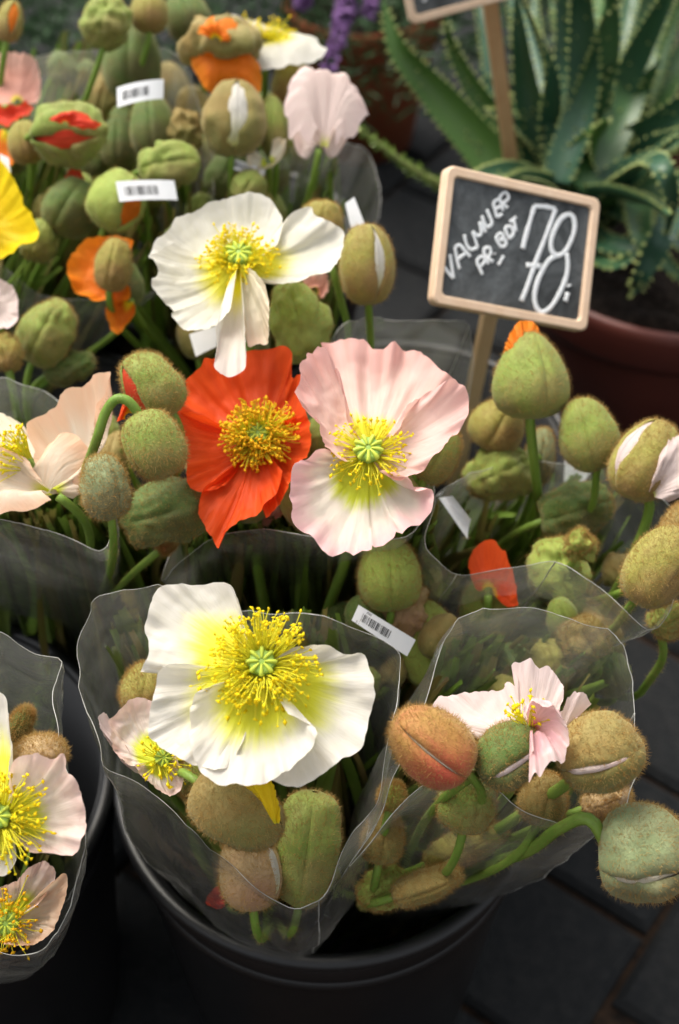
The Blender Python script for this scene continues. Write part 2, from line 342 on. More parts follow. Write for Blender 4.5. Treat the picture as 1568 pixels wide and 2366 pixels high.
def pistil(parent, c, axis, r=0.0055, h=0.010, rays=8):
    X, Y, Z = basis(axis); nu, nv = 48, 18; a = np.linspace(0, 2 * np.pi, nu, endpoint=False); t = np.linspace(0, 1, nv)
    prof = r * np.interp(t, [0, .25, .6, .85, .95, 1], [.45, .8, 1, .93, .7, 0.02]); z = h * np.interp(t, [0, .25, .6, .85, .95, 1], [0, .3, .7, .93, 1.0, 1.02])
    rr = prof[None] * (1 + .06 * np.cos(rays * a)[:, None])
    V = c + rr[..., None] * (np.cos(a)[:, None, None] * X + np.sin(a)[:, None, None] * Y) + z[None, :, None] * Z
    o = mk('pistil', V.reshape(-1, 3), gridF(nu, nv, True), M_PIST, parent)
    for i in range(rays):
        b = 2 * np.pi * i / rays; d = math.cos(b) * X + math.sin(b) * Y
        P = np.array([c + Z * h * 1.02 + d * r * .22, c + Z * h * 1.04 + d * r * .55, c + Z * h * 1.0 + d * r * .85, c + Z * h * .90 + d * r * 1.02])
        V, F = tube(catmull(P, 8), r * .15 * np.linspace(.55, 1.25, 8), 6); mk('stigma_ray', V, F, M_STIG, o)
def bud(parent, c, axis, L, Rr, mat, seam=0, open_=0, pet=None, crum=0.0, hairs=500, egg=.12, pow_=.78, flat=1.0, slit=0.0, hair_len=.0030, fold=0):
    """two hairy sepals round crumpled petals; axis runs from stalk to tip, seam turns the split round the axis away from the viewer"""
    SEED[0] += 1; sd_ = SEED[0] * 5.3
    Z = nrm(axis); X = nrm(-CF - Z * np.dot(-CF, Z)); Y = np.cross(Z, X)
    a = R(seam); X, Y = math.cos(a) * X + math.sin(a) * Y, -math.sin(a) * X + math.cos(a) * Y
    nu, nv = 30, 30; hb, hd = [], []
    for half in (1, -1):
        ph = np.linspace(0, np.pi, nu); t = np.linspace(0.002, 0.998, nv)
        PH, T = np.meshgrid(ph, t, indexing='ij')
        r = Rr * np.sin(np.pi * T) ** pow_ * (1 + egg * np.cos(np.pi * T)); z = -L * np.cos(np.pi * T)
        g = np.exp(-(np.minimum(PH, np.pi - PH) / .10) ** 2); r = r * (1 - .085 * g * np.sin(np.pi * T) + .018 * np.exp(-((np.minimum(PH, np.pi - PH) - .2) / .12) ** 2))
        r = r * (1 + .012 * np.cos(PH * 7 + sd_) + .02 * n1((PH * 2.2 + half * 9).ravel(), sd_).reshape(PH.shape))
        if slit: PH = PH + slit * np.sin(np.pi * T) ** 1.2 * np.clip((T - .22) / .35, 0, 1) * (1 - PH / np.pi) * (1 + .55 * n1(T.ravel() * 6 + half, sd_).reshape(T.shape))
        x = r * np.cos(PH); y = half * r * np.sin(PH) * flat
        q = np.stack([x, y, z], -1) / Rr
        dn = (0.018 + crum) * fbm(q * (1.5 if crum < .1 else 2.0) + sd_, 3) * Rr
        if fold: dn = dn + fold * Rr * np.sin(4.5 * (q[..., 2] * .6 + q[..., 0]) + 4.0 * noise(q * 1.1 + sd_)) * np.sin(np.pi * T)
        nrm_ = nrm(np.stack([np.cos(PH), half * np.sin(PH), -np.cos(np.pi * T) * .9], -1))
        P = np.stack([x, y, z], -1) + nrm_ * dn[..., None]
        if open_:
            al = R(open_) * half; yy, zz = P[..., 1].copy(), P[..., 2] + L
            P[..., 1] = yy * math.cos(al) + zz * math.sin(al); P[..., 2] = -yy * math.sin(al) + zz * math.cos(al) - L
        W = c + P[..., :1] * X + P[..., 1:2] * Y + P[..., 2:] * Z; NW = nrm_[..., :1] * X + nrm_[..., 1:2] * Y + nrm_[..., 2:] * Z
        F = gridF(nu, nv); F = F if half > 0 else F[:, ::-1]
        o = mk('sepal', W.reshape(-1, 3), F, mat, parent)
        if open_ > 3 or slit:
            md = o.modifiers.new('thick', 'SOLIDIFY'); md.thickness = .0009; md.offset = -1
        if hairs:
            w = (np.sin(np.pi * T) ** .9).ravel(); k = rng.choice(nu * nv, hairs // 2, p=w / w.sum())
            iu = np.clip(k // nv, 0, nu - 2); iv = np.clip(k % nv, 0, nv - 2); fu, fv = rng.random((2, len(k), 1)); hb.append((W[iu, iv] * (1 - fu) + W[iu + 1, iv] * fu) * (1 - fv) + (W[iu, iv + 1] * (1 - fu) + W[iu + 1, iv + 1] * fu) * fv); hd.append(NW[iu, iv])
    if hairs:
        hb, hd = np.concatenate(hb), np.concatenate(hd)
        hair_mesh('fuzz', hb, nrm(hd * .8 + Z * .35 + .5 * rng.normal(size=hd.shape)), rng.uniform(.5, 1.1, len(hb)) * hair_len, .00011, M_FUZZ, parent)
    if pet:
        nu, nv = 96, 30; ph = np.linspace(0, 2 * np.pi, nu, endpoint=False); t = np.linspace(.01, .99, nv); PH, T = np.meshgrid(ph, t, indexing='ij')
        pa = np.minimum(PH, 2 * np.pi - PH); rf = np.where(pa < max(slit, .02) * 1.7, .985, .86) if slit else .86
        r = rf * Rr * np.sin(np.pi * T) ** pow_ * (1 + egg * np.cos(np.pi * T)) * (1 - .015 + .015 * n1(PH.ravel() * 3, sd_).reshape(PH.shape)); z = -L * np.cos(np.pi * T) * .93
        q = np.stack([r * np.cos(PH), r * np.sin(PH) * flat, z], -1); q = q * (1.0 - .03 * np.abs(fbm(q / Rr * 3 + sd_, 3))[..., None])
        W = c + q[..., :1] * X + q[..., 1:2] * Y + q[..., 2:] * Z
        mk('petal', W.reshape(-1, 3), gridF(nu, nv, True), PM[pet], parent, uv=np.stack([PH.ravel() / 2, .5 + .5 * T.ravel()], -1))
    return c - Z * L * .97

# ================================================================== THE SETTING
M_JOINT = plain('joint_sand', (0.040, 0.024, 0.015), 0.9, 0.1, (0.014, 0.011, 0.009), 90, 0.5, 0.002)
def paver_mat():
    t = NT('paver_basalt'); tc = t.new('TexCoord'); p = tc.outputs['Object']; oi = t.new('ObjectInfo')
    a = t.noise(p, 70, 6, 0.7); b = t.noise(p, 12, 3, 0.5); f = t.noise(p, 420, 3, 0.7)
    c = t.mix(t.ramp(a, [(0.40, (0, 0, 0)), (0.68, (1, 1, 1))]), (0.010, 0.012, 0.014), (0.026, 0.027, 0.027))
    c = t.mix(t.math('MULTIPLY', oi.outputs['Random'], 0.45), c, (0.014, 0.014, 0.014))
    c = t.mix(t.ramp(f, [(0.60, (0, 0, 0)), (0.72, (0.5, 0.5, 0.5))]), c, (0.040, 0.036, 0.030))
    t.l.new(c, t.b.inputs['Base Color']); t.b.inputs['Roughness'].default_value = 0.8; t.b.inputs['Specular IOR Level'].default_value = 0.2
    t.l.new(t.bump(t.math('ADD', a, t.math('ADD', f, b)), 0.8, 0.004), t.b.inputs['Normal']); return t.m
M_PAV = paver_mat()
ground = mk('ground', [(-60, -60, -0.012), (60, -60, -0.012), (60, 60, -0.012), (-60, 60, -0.012)], [[0, 1, 2, 3]], M_JOINT, smooth=False); tag(ground, kind='structure')
tag(ground, 'dark joint bed under the basalt pavers of the market square', 'ground')
g0 = lambda x, y: atz(x, y, 0.0)
O = g0(1500, 2160); e1 = nrm(g0(1500, 2160) - g0(1290, 2010)); e2 = nrm(g0(1370, 2365) - g0(1500, 2160))
ey = e2; ex = np.array([-e2[1], e2[0], 0]); ex = ex if np.dot(ex, e1) < 0 else -ex
LT = abs(np.dot(g0(1064, 2310) - O, ey)); LT = min(max(LT, .12), .20); WT = 0.19
def paver_mesh(seed):
    r_ = random.Random(seed); w, l, h, b = WT / 2 - .0035, LT / 2 - .0035, .06, .006
    V, F = [], []
    for z, i in ((-h, 0), (-b, 0), (0, b)):
        for sx, sy in ((-1, -1), (1, -1), (1, 1), (-1, 1)): V.append((sx * (w - i) + r_.uniform(-.001, .001), sy * (l - i) + r_.uniform(-.001, .001), z + (r_.uniform(-.001, .001) if i else 0)))
    for k in range(2):
        for j in range(4): F.append([k * 4 + j, k * 4 + (j + 1) % 4, k * 4 + 4 + (j + 1) % 4, k * 4 + 4 + j])
    F.append([8, 9, 10, 11]); me = bpy.data.meshes.new('paver'); me.from_pydata(V, [], F); me.materials.append(M_PAV); return me
pav_me = [paver_mesh(k) for k in range(5)]
rot = math.atan2(ex[1], ex[0]); npav = 0
for i in range(-14, 16):
    for j in range(-22, 26):
        c = O + ex * (i + .5) * WT + ey * (j - .5 + (.5 if i % 2 else 0)) * LT
        v = c - CL; d = np.dot(v, CF); qx = QW / 2 + np.dot(v, CR) / d * FPX; qy = QH / 2 - np.dot(v, CU) / d * FPX
        if d < .3 or not (-220 < qx < QW + 220 and -160 < qy < QH + 260): continue
        if i == 0 and False: continue
        o = bpy.data.objects.new('paver', pav_me[(i * 7 + j * 3) % 5]); COL.objects.link(o); o.parent = ground
        o.location = (c[0], c[1], rng.uniform(-.0025, .001)); o.rotation_euler = (rng.uniform(-.008, .008), rng.uniform(-.008, .008), rot); npav += 1

# ------------------------------------------------------------------ buckets
def lathe(prof, seg=96):
    prof = np.asarray(prof, float); a = np.linspace(0, 2 * np.pi, seg, endpoint=False)
    V = np.stack([prof[None, :, 0] * np.cos(a)[:, None], prof[None, :, 0] * np.sin(a)[:, None], np.broadcast_to(prof[None, :, 1], (seg, len(prof)))], -1)
    return V.reshape(-1, 3), gridF(seg, len(prof), True)
BR, BH = 0.133, 0.30
def bucket(x, y, label):
    t = thing('flower_bucket', (x, y, 0), label, 'bucket', 'black buckets of poppies'); o = np.array([x, y, 0])
    V, F = lathe([(0.001, .0), (.098, .0), (.102, .006), (.1255, BH - .035), (.1255, BH - .004), (.1225, BH - .004), (.0985, .012), (.095, .009), (0.001, .009)]); mk('body', V + o, F, M_BLACK, t)
    a = np.linspace(0, 2 * np.pi, 14, endpoint=False)
    V, F = lathe([(.1285 + .0048 * math.cos(b), BH - .003 + .0042 * math.sin(b)) for b in a] + [(.1333, BH - .003)]); mk('rim', V + o, F, M_BLACK, t)
    V, F = lathe([(.1250, BH - .036), (.1272, BH - .038), (.1272, BH - .044), (.1246, BH - .046)]); mk('collar', V + o, F, M_BLACK, t)
    return o
fc = atz(757, 1766, BH); fl_ = atz(-232, 1800, BH)
BF = bucket(fc[0], fc[1], 'black plastic bucket whose rim shows most, under the big white poppy')
BL_ = bucket(fl_[0], fl_[1], 'black plastic bucket cut off by the picture edge, under the blush poppies')
BMc = bucket(fc[0] + .055, fc[1] + .275, 'black plastic bucket hidden beneath the orange and pink poppies')
BMl = bucket(fl_[0] + .045, fl_[1] + .275, 'black plastic bucket beneath the peach poppy seen from the side')
BBc = bucket(fc[0] - .10, fc[1] + .535, 'black plastic bucket beneath the barcode labels')
BBl = bucket(fl_[0] - .10, fl_[1] + .545, 'black plastic bucket beneath the yellow poppy')
def foot(b, dx=0, dy=0, z=.03): return np.array([b[0] + dx, b[1] + dy, z])
F_C, F_R = foot(BF, -.035, -.02, .11), foot(BF, .02, -.01, .10)
F_L = foot(BL_, 0, 0); F_M, F_MR, F_ML = foot(BMc, -.085, -.02), foot(BMc, .05, -.01), foot(BMl, 0, 0)
F_B, F_BL = foot(BBc), foot(BBl)

# ------------------------------------------------------------------ pots and plants behind
M_POT = plain('oxblood_plastic_pot', (0.105, 0.026, 0.018), 0.42, 0.4, (0.085, 0.022, 0.016), 18, 0.05, 0.002)
M_POT2 = plain('terracotta_pot', (0.30, 0.085, 0.035), 0.8, 0.2, (0.24, 0.07, 0.03), 25, 0.2, 0.002)
M_SOIL = plain('potting_soil', (0.012, 0.009, 0.007), 0.95, 0.1, (0.035, 0.026, 0.02), 130, 0.9, 0.008)
def pot(x, y, r, h, mat, label):
    t = thing('plant_pot', (x, y, 0), label, 'plant pot'); o = np.array([x, y, 0])
    V, F = lathe([(.001, 0), (r * .68, 0), (r * .93, h - .045), (r * .93, h - .043), (r * .90, h - .04), (r * .88, h - .06), (r * .65, .012), (.001, .012)]); mk('body', V + o, F, mat, t)
    V, F = lathe([(r * .925, h - .045), (r * .985, h - .047), (r * 1.0, h - .040), (r * 1.01, h - .012), (r * 1.0, h - .004), (r * .975, h), (r * .945, h - .004), (r * .93, h - .03), (r * .905, h - .046)]); mk('rim', V + o, F, mat, t)
    n = 40; a = np.linspace(0, 2 * np.pi, 64, endpoint=False); rr = np.linspace(0.001, r * .91, n)
    S = np.stack([rr[None] * np.cos(a)[:, None], rr[None] * np.sin(a)[:, None], np.full((64, n), h - .035)], -1); S[..., 2] += .007 * fbm(S * 40, 3)
    mk('soil', S.reshape(-1, 3) + o, gridF(64, n, True), M_SOIL, t); return o
PH_ = 0.26
pc = atz(1566, 520, PH_)
AP = pot(pc[0] + .0, pc[1] + .0, .165, PH_, M_POT, 'oxblood red round plant pot holding the aloe')
lp = atz(838, -10, .20)
LP = pot(lp[0], lp[1], .10, .20, M_POT2, 'small terracotta pot holding the lavender')

def aloe_mat():
    t = NT('aloe_skin'); tc = t.new('TexCoord'); p = tc.outputs['Object']; oi = t.new('ObjectInfo')
    a = t.noise(p, 24, 4, 0.6); b = t.noise(p, 160, 3, 0.6)
    c = t.mix(t.ramp(a, [(0.35, (0, 0, 0)), (0.7, (1, 1, 1))]), (0.014, 0.060, 0.032), (0.028, 0.085, 0.034))
    c = t.mix(t.ramp(oi.outputs['Random'], [(0.0, (0, 0, 0)), (0.55, (0.15, 0.15, 0.15)), (1.0, (1, 1, 1))]), c, (0.065, 0.145, 0.018))
    c = t.mix(t.math('MULTIPLY', b, 0.3), c, (0.035, 0.075, 0.06))
    t.l.new(c, t.b.inputs['Base Color']); t.b.inputs['Roughness'].default_value = 0.42; t.b.inputs['Specular IOR Level'].default_value = 0.45
    t.l.new(t.bump(b, 0.25, 0.001), t.b.inputs['Normal']); return t.m
M_ALOE = aloe_mat(); M_SPINE = plain('aloe_spine', (0.30, 0.36, 0.11), 0.5, 0.3, (0.34, 0.38, 0.14), 80)
def aloe_leaf(parent, pts, w, Zs, roll=0.0, spines=True, seed=0, name='leaf'):
    P = np.array([atz(x, y, z) for (x, y), z in zip(pts, Zs)]); n = 44; P = catmull(P, n)
    T = nrm(np.gradient(P, axis=0)); up = nrm(np.array([0, 0, 1.0]) * .5 - CF * .8)
    S = nrm(np.cross(T, up)); N = np.cross(S, T); cr, sr = math.cos(roll), math.sin(roll); S, N = S * cr + N * sr, N * cr - S * sr
    t = np.linspace(0, 1, n); W = w * np.interp(t, [0, .12, .5, .8, 1], [.85, 1, .78, .40, .02]); th = w * .30 * np.interp(t, [0, .5, .9, 1], [1.2, .9, .5, .1])
    a = np.linspace(0, 2 * np.pi, 18, endpoint=False); ca, sa = np.cos(a), np.sin(a)
    lo = np.where(sa < 0, sa, -.18 * np.cos(ca * np.pi / 2) ** 1.0 * np.abs(sa) + .30 * np.abs(ca) ** 2)
    V = P[None] + W[None, :, None] * ca[:, None, None] * S[None] + th[None, :, None] * lo[:, None, None] * N[None] + (W * .22)[None, :, None] * (np.abs(ca) ** 2)[:, None, None] * N[None]
    o = mk(name, V.reshape(-1, 3), gridF(18, n, True), M_ALOE, parent)
    if spines:
        L = np.linalg.norm(np.diff(P, axis=0), axis=1).sum(); ns = int(L / .0085); mb = MB()
        def cone(c, dr, ln, rb):
            x, y, z = basis(dr); aa = np.linspace(0, 2 * np.pi, 5, endpoint=False)
            mb.add(np.vstack([c + rb * (np.cos(aa)[:, None] * x + np.sin(aa)[:, None] * y), c + dr * ln]), [[k, (k + 1) % 5, 5] for k in range(5)])
        for side in (-1, 1):
            for k in range(ns):
                f = (k + .5 + rng.uniform(-.2, .2)) / ns * (n - 3); i = int(f); c = P[i] * (1 - f % 1) + P[i + 1] * (f % 1)
                c = c + side * S[i] * W[i] * .97 + N[i] * W[i] * .24
                cone(c, nrm(side * S[i] + .45 * T[i] + .25 * N[i]), .0042 * rng.uniform(.7, 1.2), .0017)
        for k in range(ns // 3):
            i = rng.integers(2, n - 6); c = P[i] + S[i] * W[i] * rng.uniform(-.6, .6) + N[i] * th[i] * .02; cone(c, nrm(N[i] + .3 * T[i]), .0028, .0014)
        mb.build('spines', M_SPINE, o, smooth=False)
    return o
aloe = thing('aloe_plant', atz(1330, 520, PH_ - .03), 'large spiny aloe with blue-green toothed leaves in the oxblood pot', 'aloe')
zr = lambda a, b, n=5: list(np.linspace(a, b, n))
LEAVES = [
 ([(1215, 470), (1110, 335), (1005, 215), (920, 115), (882, -10)], .021, zr(.27, .42), .5),
 ([(1240, 470), (1175, 320), (1095, 205), (1045, 110), (1025, 25)], .013, zr(.27, .42), .6),
 ([(1262, 480), (1240, 340), (1215, 210), (1200, 90), (1190, -40)], .016, zr(.27, .46), .2),
 ([(1285, 480), (1265, 330), (1268, 190), (1235, 70), (1190, -40)], .013, zr(.27, .50), -.4),
 ([(1290, 480), (1330, 320), (1385, 160), (1405, 20), (1410, -90)], .019, zr(.28, .52), -.2),
 ([(1310, 480), (1395, 285), (1465, 140), (1530, 20), (1600, -90)], .017, zr(.28, .50), -.3),
 ([(1305, 490), (1415, 370), (1505, 305), (1590, 240), (1700, 180)], .020, zr(.28, .42), -.5),
 ([(1320, 490), (1430, 400), (1515, 352), (1580, 300), (1660, 230)], .013, zr(.30, .44), .5),
 ([(1420, 420), (1500, 372), (1535, 400), (1550, 470), (1535, 560)], .012, [.33, .40, .41, .38, .33], -.3),
 ([(1340, 500), (1450, 455), (1560, 430), (1650, 420), (1760, 430)], .020, zr(.27, .34), .2),
 ([(1560, 470), (1530, 540), (1500, 600), (1475, 650), (1452, 690)], .013, [.34, .34, .32, .30, .27], .3),
 ([(1470, 470), (1480, 540), (1520, 590), (1570, 640), (1620, 670)], .013, [.30, .32, .31, .29, .28], .0),
 ([(1330, 520), (1385, 560), (1450, 575), (1520, 560), (1600, 530)], .014, zr(.27, .32), .1),
 ([(1340, 560), (1375, 600), (1410, 615), (1450, 600), (1490, 560)], .010, zr(.265, .32), .1),
 ([(1300, 440), (1300, 300), (1310, 150), (1300, 30), (1290, -80)], .018, zr(.30, .46), .1),
 ([(1340, 460), (1430, 250), (1500, 90), (1560, -40), (1600, -120)], .020, zr(.30, .44), .3),
 ([(1380, 470), (1500, 250), (1580, 130), (1640, 40), (1700, -40)], .022, zr(.29, .40), .2),
 ([(1250, 430), (1160, 260), (1130, 130), (1110, 30), (1095, -60)], .014, zr(.28, .36), -.2),
 ([(1290, 420), (1345, 250), (1350, 110), (1340, -20), (1335, -110)], .017, zr(.32, .52), .5),
 ([(1400, 480), (1490, 520), (1560, 560), (1640, 620), (1700, 700)], .015, zr(.28, .30), .4),
 ([(1350, 440), (1460, 200), (1500, 20), (1520, -90), (1530, -160)], .018, zr(.32, .50), -.1),
]
for k in range(26):
    bx = rng.uniform(1270, 1420); tx = rng.uniform(1060, 1680); ty = rng.uniform(-160, 260) if k % 4 else rng.uniform(250, 500); by = rng.uniform(440, 520)
    LEAVES.append(([(bx + (tx - bx) * u + 25 * math.sin(u * 3 + k), by + (ty - by) * u - 30 * math.sin(u * 3.1)) for u in (0, .25, .5, .75, 1)], rng.uniform(.014, .024), zr(.265, rng.uniform(.33, .42)), rng.uniform(-.6, .6)))
for k, (p, w, z, ro) in enumerate(LEAVES): aloe_leaf(aloe, p, w, z, ro, seed=k)
# a thin toothed side shoot leaning out of the pot
ssh = np.array([atz(x, y, z) for x, y, z in ((1060, 450, .29), (985, 410, .32), (925, 372, .35), (870, 330, .38), (828, 300, .40))]); ssp = catmull(ssh, 60)
V, F = tube(ssp, np.linspace(.0042, .002, 60), 8); sh = mk('side_shoot', V, F, M_SPINE, aloe)
mb = MB(); T_, N_, B_ = frames(ssp)
for k in range(150):
    i = rng.integers(0, 59); a = rng.uniform(0, 2 * np.pi); d = nrm(math.cos(a) * N_[i] + math.sin(a) * B_[i] + .5 * T_[i]); c = ssp[i]; ln = rng.uniform(.008, .013) * (1 - .4 * i / 60)
    s = nrm(np.cross(d, rng.normal(size=3))) * .0016; mb.add(np.vstack([c - s, c + s, c + d * ln * .6 + s * .8, c + d * ln, c + d * ln * .6 - s * .8]), [[0, 1, 2, 4], [4, 2, 3]])
mb.build('shoot_leaves', plain('shoot_leaf', (0.13, 0.22, 0.04), .5, .3, (0.20, 0.28, 0.07), 90, trans=.15), sh, kind='stuff')

# lavender
M_LAVL = plain('lavender_leaf', (0.022, 0.060, 0.020), .6, .3, (0.04, 0.09, 0.03), 60, trans=.15)
M_LAVF = plain('lavender_flower', (0.17, 0.08, 0.24), .6, .2, (0.24, 0.13, 0.30), 150)
lav = thing('lavender_plant', (lp[0], lp[1], .17), 'dark bushy lavender with drooping purple flower spikes in the terracotta pot', 'lavender')
mb = MB()
for k in range(7500):
    a = rng.uniform(0, 2 * np.pi); rr = .24 * rng.random() ** .6; z = .18 + rng.random() * .22 * (1 - .5 * rr / .24)
    c = np.array([lp[0] + rr * math.cos(a) * 2.0 - .10, lp[1] + rr * math.sin(a), z - max(0, rr - .12) * .3]); d = nrm(np.array([math.cos(a) * .6, math.sin(a) * .6, rng.uniform(-.1, 1)]) + .5 * rng.normal(size=3))
    ln = rng.uniform(.02, .045); s = nrm(np.cross(d, rng.normal(size=3))) * .0018
    mb.add(np.vstack([c - s * .4, c + s * .4, c + d * ln * .6 + s, c + d * ln, c + d * ln * .6 - s]), [[0, 1, 2, 4], [4, 2, 3]])
mb.build('foliage', M_LAVL, lav, kind='stuff')
for (x0, y0, x1, y1, z0) in ((800, -40, 763, 150, .34), (812, -70, 790, 60, .36), (690, -60, 700, 5, .36), (860, -90, 850, 30, .36)):
    P = catmull(np.array([atz(x0, y0, z0), atz((x0 + x1) / 2 + 6, (y0 + y1) / 2, z0 - .01), atz(x1, y1, z0 - .03)]), 24); V, F = tube(P, .0012, 5)
    sp = mk('flower_spike', V, F, M_LAVL, lav); mb = MB(); T_, N_, B_ = frames(P)
    for k in range(130):
        i = rng.integers(5, 24); a = rng.uniform(0, 2 * np.pi); d = nrm(math.cos(a) * N_[i] + math.sin(a) * B_[i] + .7 * T_[i]); c = P[i] + d * .002; ln = rng.uniform(.006, .011)
        x, y, z = basis(d); aa = np.linspace(0, 2 * np.pi, 5, endpoint=False); ring = np.cos(aa)[:, None] * x + np.sin(aa)[:, None] * y
        mb.add(np.vstack([c[None], c + d * ln * .5 + ring * .0024, c + d * ln + ring * .0012]), [[0, 1 + j, 1 + (j + 1) % 5] for j in range(5)] + [[1 + j, 6 + j, 6 + (j + 1) % 5, 1 + (j + 1) % 5] for j in range(5)])
    mb.build('florets', M_LAVF, sp, kind='stuff')

# ------------------------------------------------------------------ price signs
def wood_mat(name, c, c2):
    t = NT(name); tc = t.new('TexCoord'); p = t.scaled(tc.outputs['Object'], (1, 1, .25)); a = t.noise(p, 140, 4, .6, .5)
    t.l.new(t.mix(t.ramp(a, [(.35, (0, 0, 0)), (.7, (1, 1, 1))]), c, c2), t.b.inputs['Base Color']); t.b.inputs['Roughness'].default_value = .6
    t.l.new(t.bump(a, .25, .0008), t.b.inputs['Normal']); return t.m
M_WOOD = wood_mat('pale_pine', (0.66, 0.47, 0.32), (0.72, 0.54, 0.39)); M_STAKE = wood_mat('stake_pine', (0.46, 0.26, 0.12), (0.54, 0.33, 0.17))
def board_mat():
    t = NT('chalkboard'); tc = t.new('TexCoord'); p = tc.outputs['Object']; a = t.noise(p, 28, 5, .65, .8); b = t.noise(p, 300, 3, .7)
    f = t.math('MULTIPLY', t.ramp(a, [(.36, (.16, .16, .16)), (.66, (1, 1, 1))]), t.math('ADD', t.math('MULTIPLY', b, .6), .3))
    t.l.new(t.mix(f, (0.022, 0.024, 0.025), (0.20, 0.22, 0.23)), t.b.inputs['Base Color']); t.b.inputs['Roughness'].default_value = .8; t.b.inputs['Specular IOR Level'].default_value = .2; return t.m
M_BOARD = board_mat(); M_CHALK = plain('chalk', (0.80, 0.82, 0.83), .95, .05, (0.62, 0.66, 0.68), 700)
def rrect(w, h, r, n=6):
    P = []
    for cx, cy, a0 in ((w - r, h - r, 0), (-w + r, h - r, 90), (-w + r, -h + r, 180), (w - r, -h + r, 270)):
        for k in range(n + 1): a = R(a0 + 90 * k / n); P.append((cx + r * math.cos(a), cy + r * math.sin(a)))
    return np.array(P)
def sign(TL, TR, BLc, label, strokes, stake_to, stake_w=.0125, stake_mat=None, stake_s=0.0, fw=.0060):
    X = TR - TL; w = np.linalg.norm(X) / 2; X = nrm(X); Yv = TL - BLc; Yv = Yv - X * np.dot(Yv, X); h = np.linalg.norm(Yv) / 2; Yv = nrm(Yv); N = np.cross(X, Yv)
    c = TL + X * w - Yv * h; t = thing('price_sign', stake_to, label, 'sign', 'chalkboard price signs'); n = 28
    o_, i_ = rrect(w, h, .0050), rrect(w - fw, h - fw, .0032); loc = lambda P, z: c + P[:, :1] * X + P[:, 1:] * Yv + z * N
    rings = [loc(o_, -.004), loc(o_, .0032), loc(o_ * (1 - .0011 / w), .0043), loc(i_ * (1 + .0011 / w), .0043), loc(i_, .0032), loc(i_, .0)]
    V = np.concatenate(rings); F = []
    for k in range(5):
        for j in range(n): F.append([k * n + j, k * n + (j + 1) % n, (k + 1) * n + (j + 1) % n, (k + 1) * n + j])
    F.append(list(range(n))[::-1]); mk('frame', V, F, M_WOOD, t, smooth=False)
    b = rrect(w - fw + .0004, h - fw + .0004, .0032); mk('board', loc(b, .0012), [list(range(n))], M_BOARD, t, smooth=False)
    for pts, rad in strokes:
        Q = []
        for (x, y) in pts:
            r_ = ray(x, y); s = np.dot(c + N * .0016 - CL, N) / np.dot(r_, N); Q.append(CL + r_ * s)
        P = catmull(np.array(Q), max(6, 5 * len(Q))) if len(Q) > 2 else np.linspace(Q[0], Q[1], 6)
        rr = rad * (1 + .16 * n1(np.linspace(0, len(P) / 3, len(P)), rng.uniform(0, 50)))
        V, F = tube(P, rr, 8); dz = (V - (c + N * .0016)) @ N; V = V - np.outer(dz * .78, N)
        ext = nrm(P[-1] - P[-2]); mk('chalk_stroke', V, F, M_CHALK, t)
    top = c - N * .0062 + X * stake_s + Yv * h * .5; bot = np.asarray(stake_to, float); D = nrm(bot - top); S = nrm(np.cross(D, N)); Nn = np.cross(S, D); a, bb = stake_w / 2, .0022
    prof = [(-a, -bb), (a, -bb), (a, bb), (-a, bb)]; V = np.array([p + x * S + z * Nn for p in (top, (top + bot) / 2, bot) for x, z in prof])
    F = [[0, 3, 2, 1], [8, 9, 10, 11]] + [[k * 4 + j, k * 4 + (j + 1) % 4, k * 4 + 4 + (j + 1) % 4, k * 4 + 4 + j] for k in range(2) for j in range(4)]
    mk('stake', V, F, stake_mat or M_STAKE, t, smooth=False); return t
def zq(L): return [(956.5 + .285 * x, 368.5 + .285 * y) for x, y in L]
big, sml = .00160, .00112
ST = [(zq(p), big) for p in (
 [(880, 725), (905, 620), (945, 480), (975, 378)], [(975, 378), (1060, 382), (1145, 400)], [(1145, 400), (1120, 480), (1060, 640), (990, 820), (920, 1020), (870, 1150)], [(908, 855), (1030, 868)],
 [(1250, 440), (1190, 480), (1140, 570), (1110, 660), (1115, 740), (1155, 780), (1220, 750), (1270, 660), (1300, 560), (1290, 470), (1250, 440)],
 [(1155, 780), (1090, 820), (1030, 920), (990, 1020), (975, 1130), (1000, 1215), (1050, 1235), (1120, 1180), (1190, 1060), (1235, 940), (1245, 840), (1235, 760)],
 [(1250, 1012), (1256, 1030)], [(1245, 1080), (1225, 1150)])] + [(zq(p), sml) for p in (
 [(230, 855), (275, 915), (320, 965)], [(320, 965), (305, 870), (290, 770)],
 [(368, 890), (345, 800), (330, 710)], [(330, 710), (370, 695), (410, 740), (455, 790)], [(345, 815), (410, 765)],
 [(405, 610), (425, 690), (455, 735)], [(455, 735), (515, 715)], [(515, 715), (495, 650), (472, 585)], [(472, 585), (520, 620), (545, 590), (530, 505)], [(530, 505), (555, 545), (582, 590)],
 [(548, 455), (575, 530), (605, 545), (630, 510), (588, 405)], [(640, 350), (655, 410), (672, 470)], [(640, 350), (680, 322)], [(655, 408), (695, 380)], [(672, 470), (715, 440)],
 [(722, 420), (705, 360), (695, 305), (740, 265), (765, 315), (712, 358)], [(722, 358), (758, 395)],
 [(555, 935), (530, 880), (510, 825), (545, 788), (578, 815), (540, 868)], [(602, 850), (580, 790), (565, 735), (605, 710), (622, 755), (590, 800)], [(596, 798), (640, 830)], [(650, 760), (654, 768)],
 [(705, 712), (665, 640), (700, 598), (725, 630), (692, 655), (742, 655), (740, 695), (705, 712)], [(770, 645), (740, 560), (785, 545), (805, 600), (770, 645)], [(828, 585), (806, 490)], [(775, 510), (828, 465)], [(725, 780), (682, 858)])]
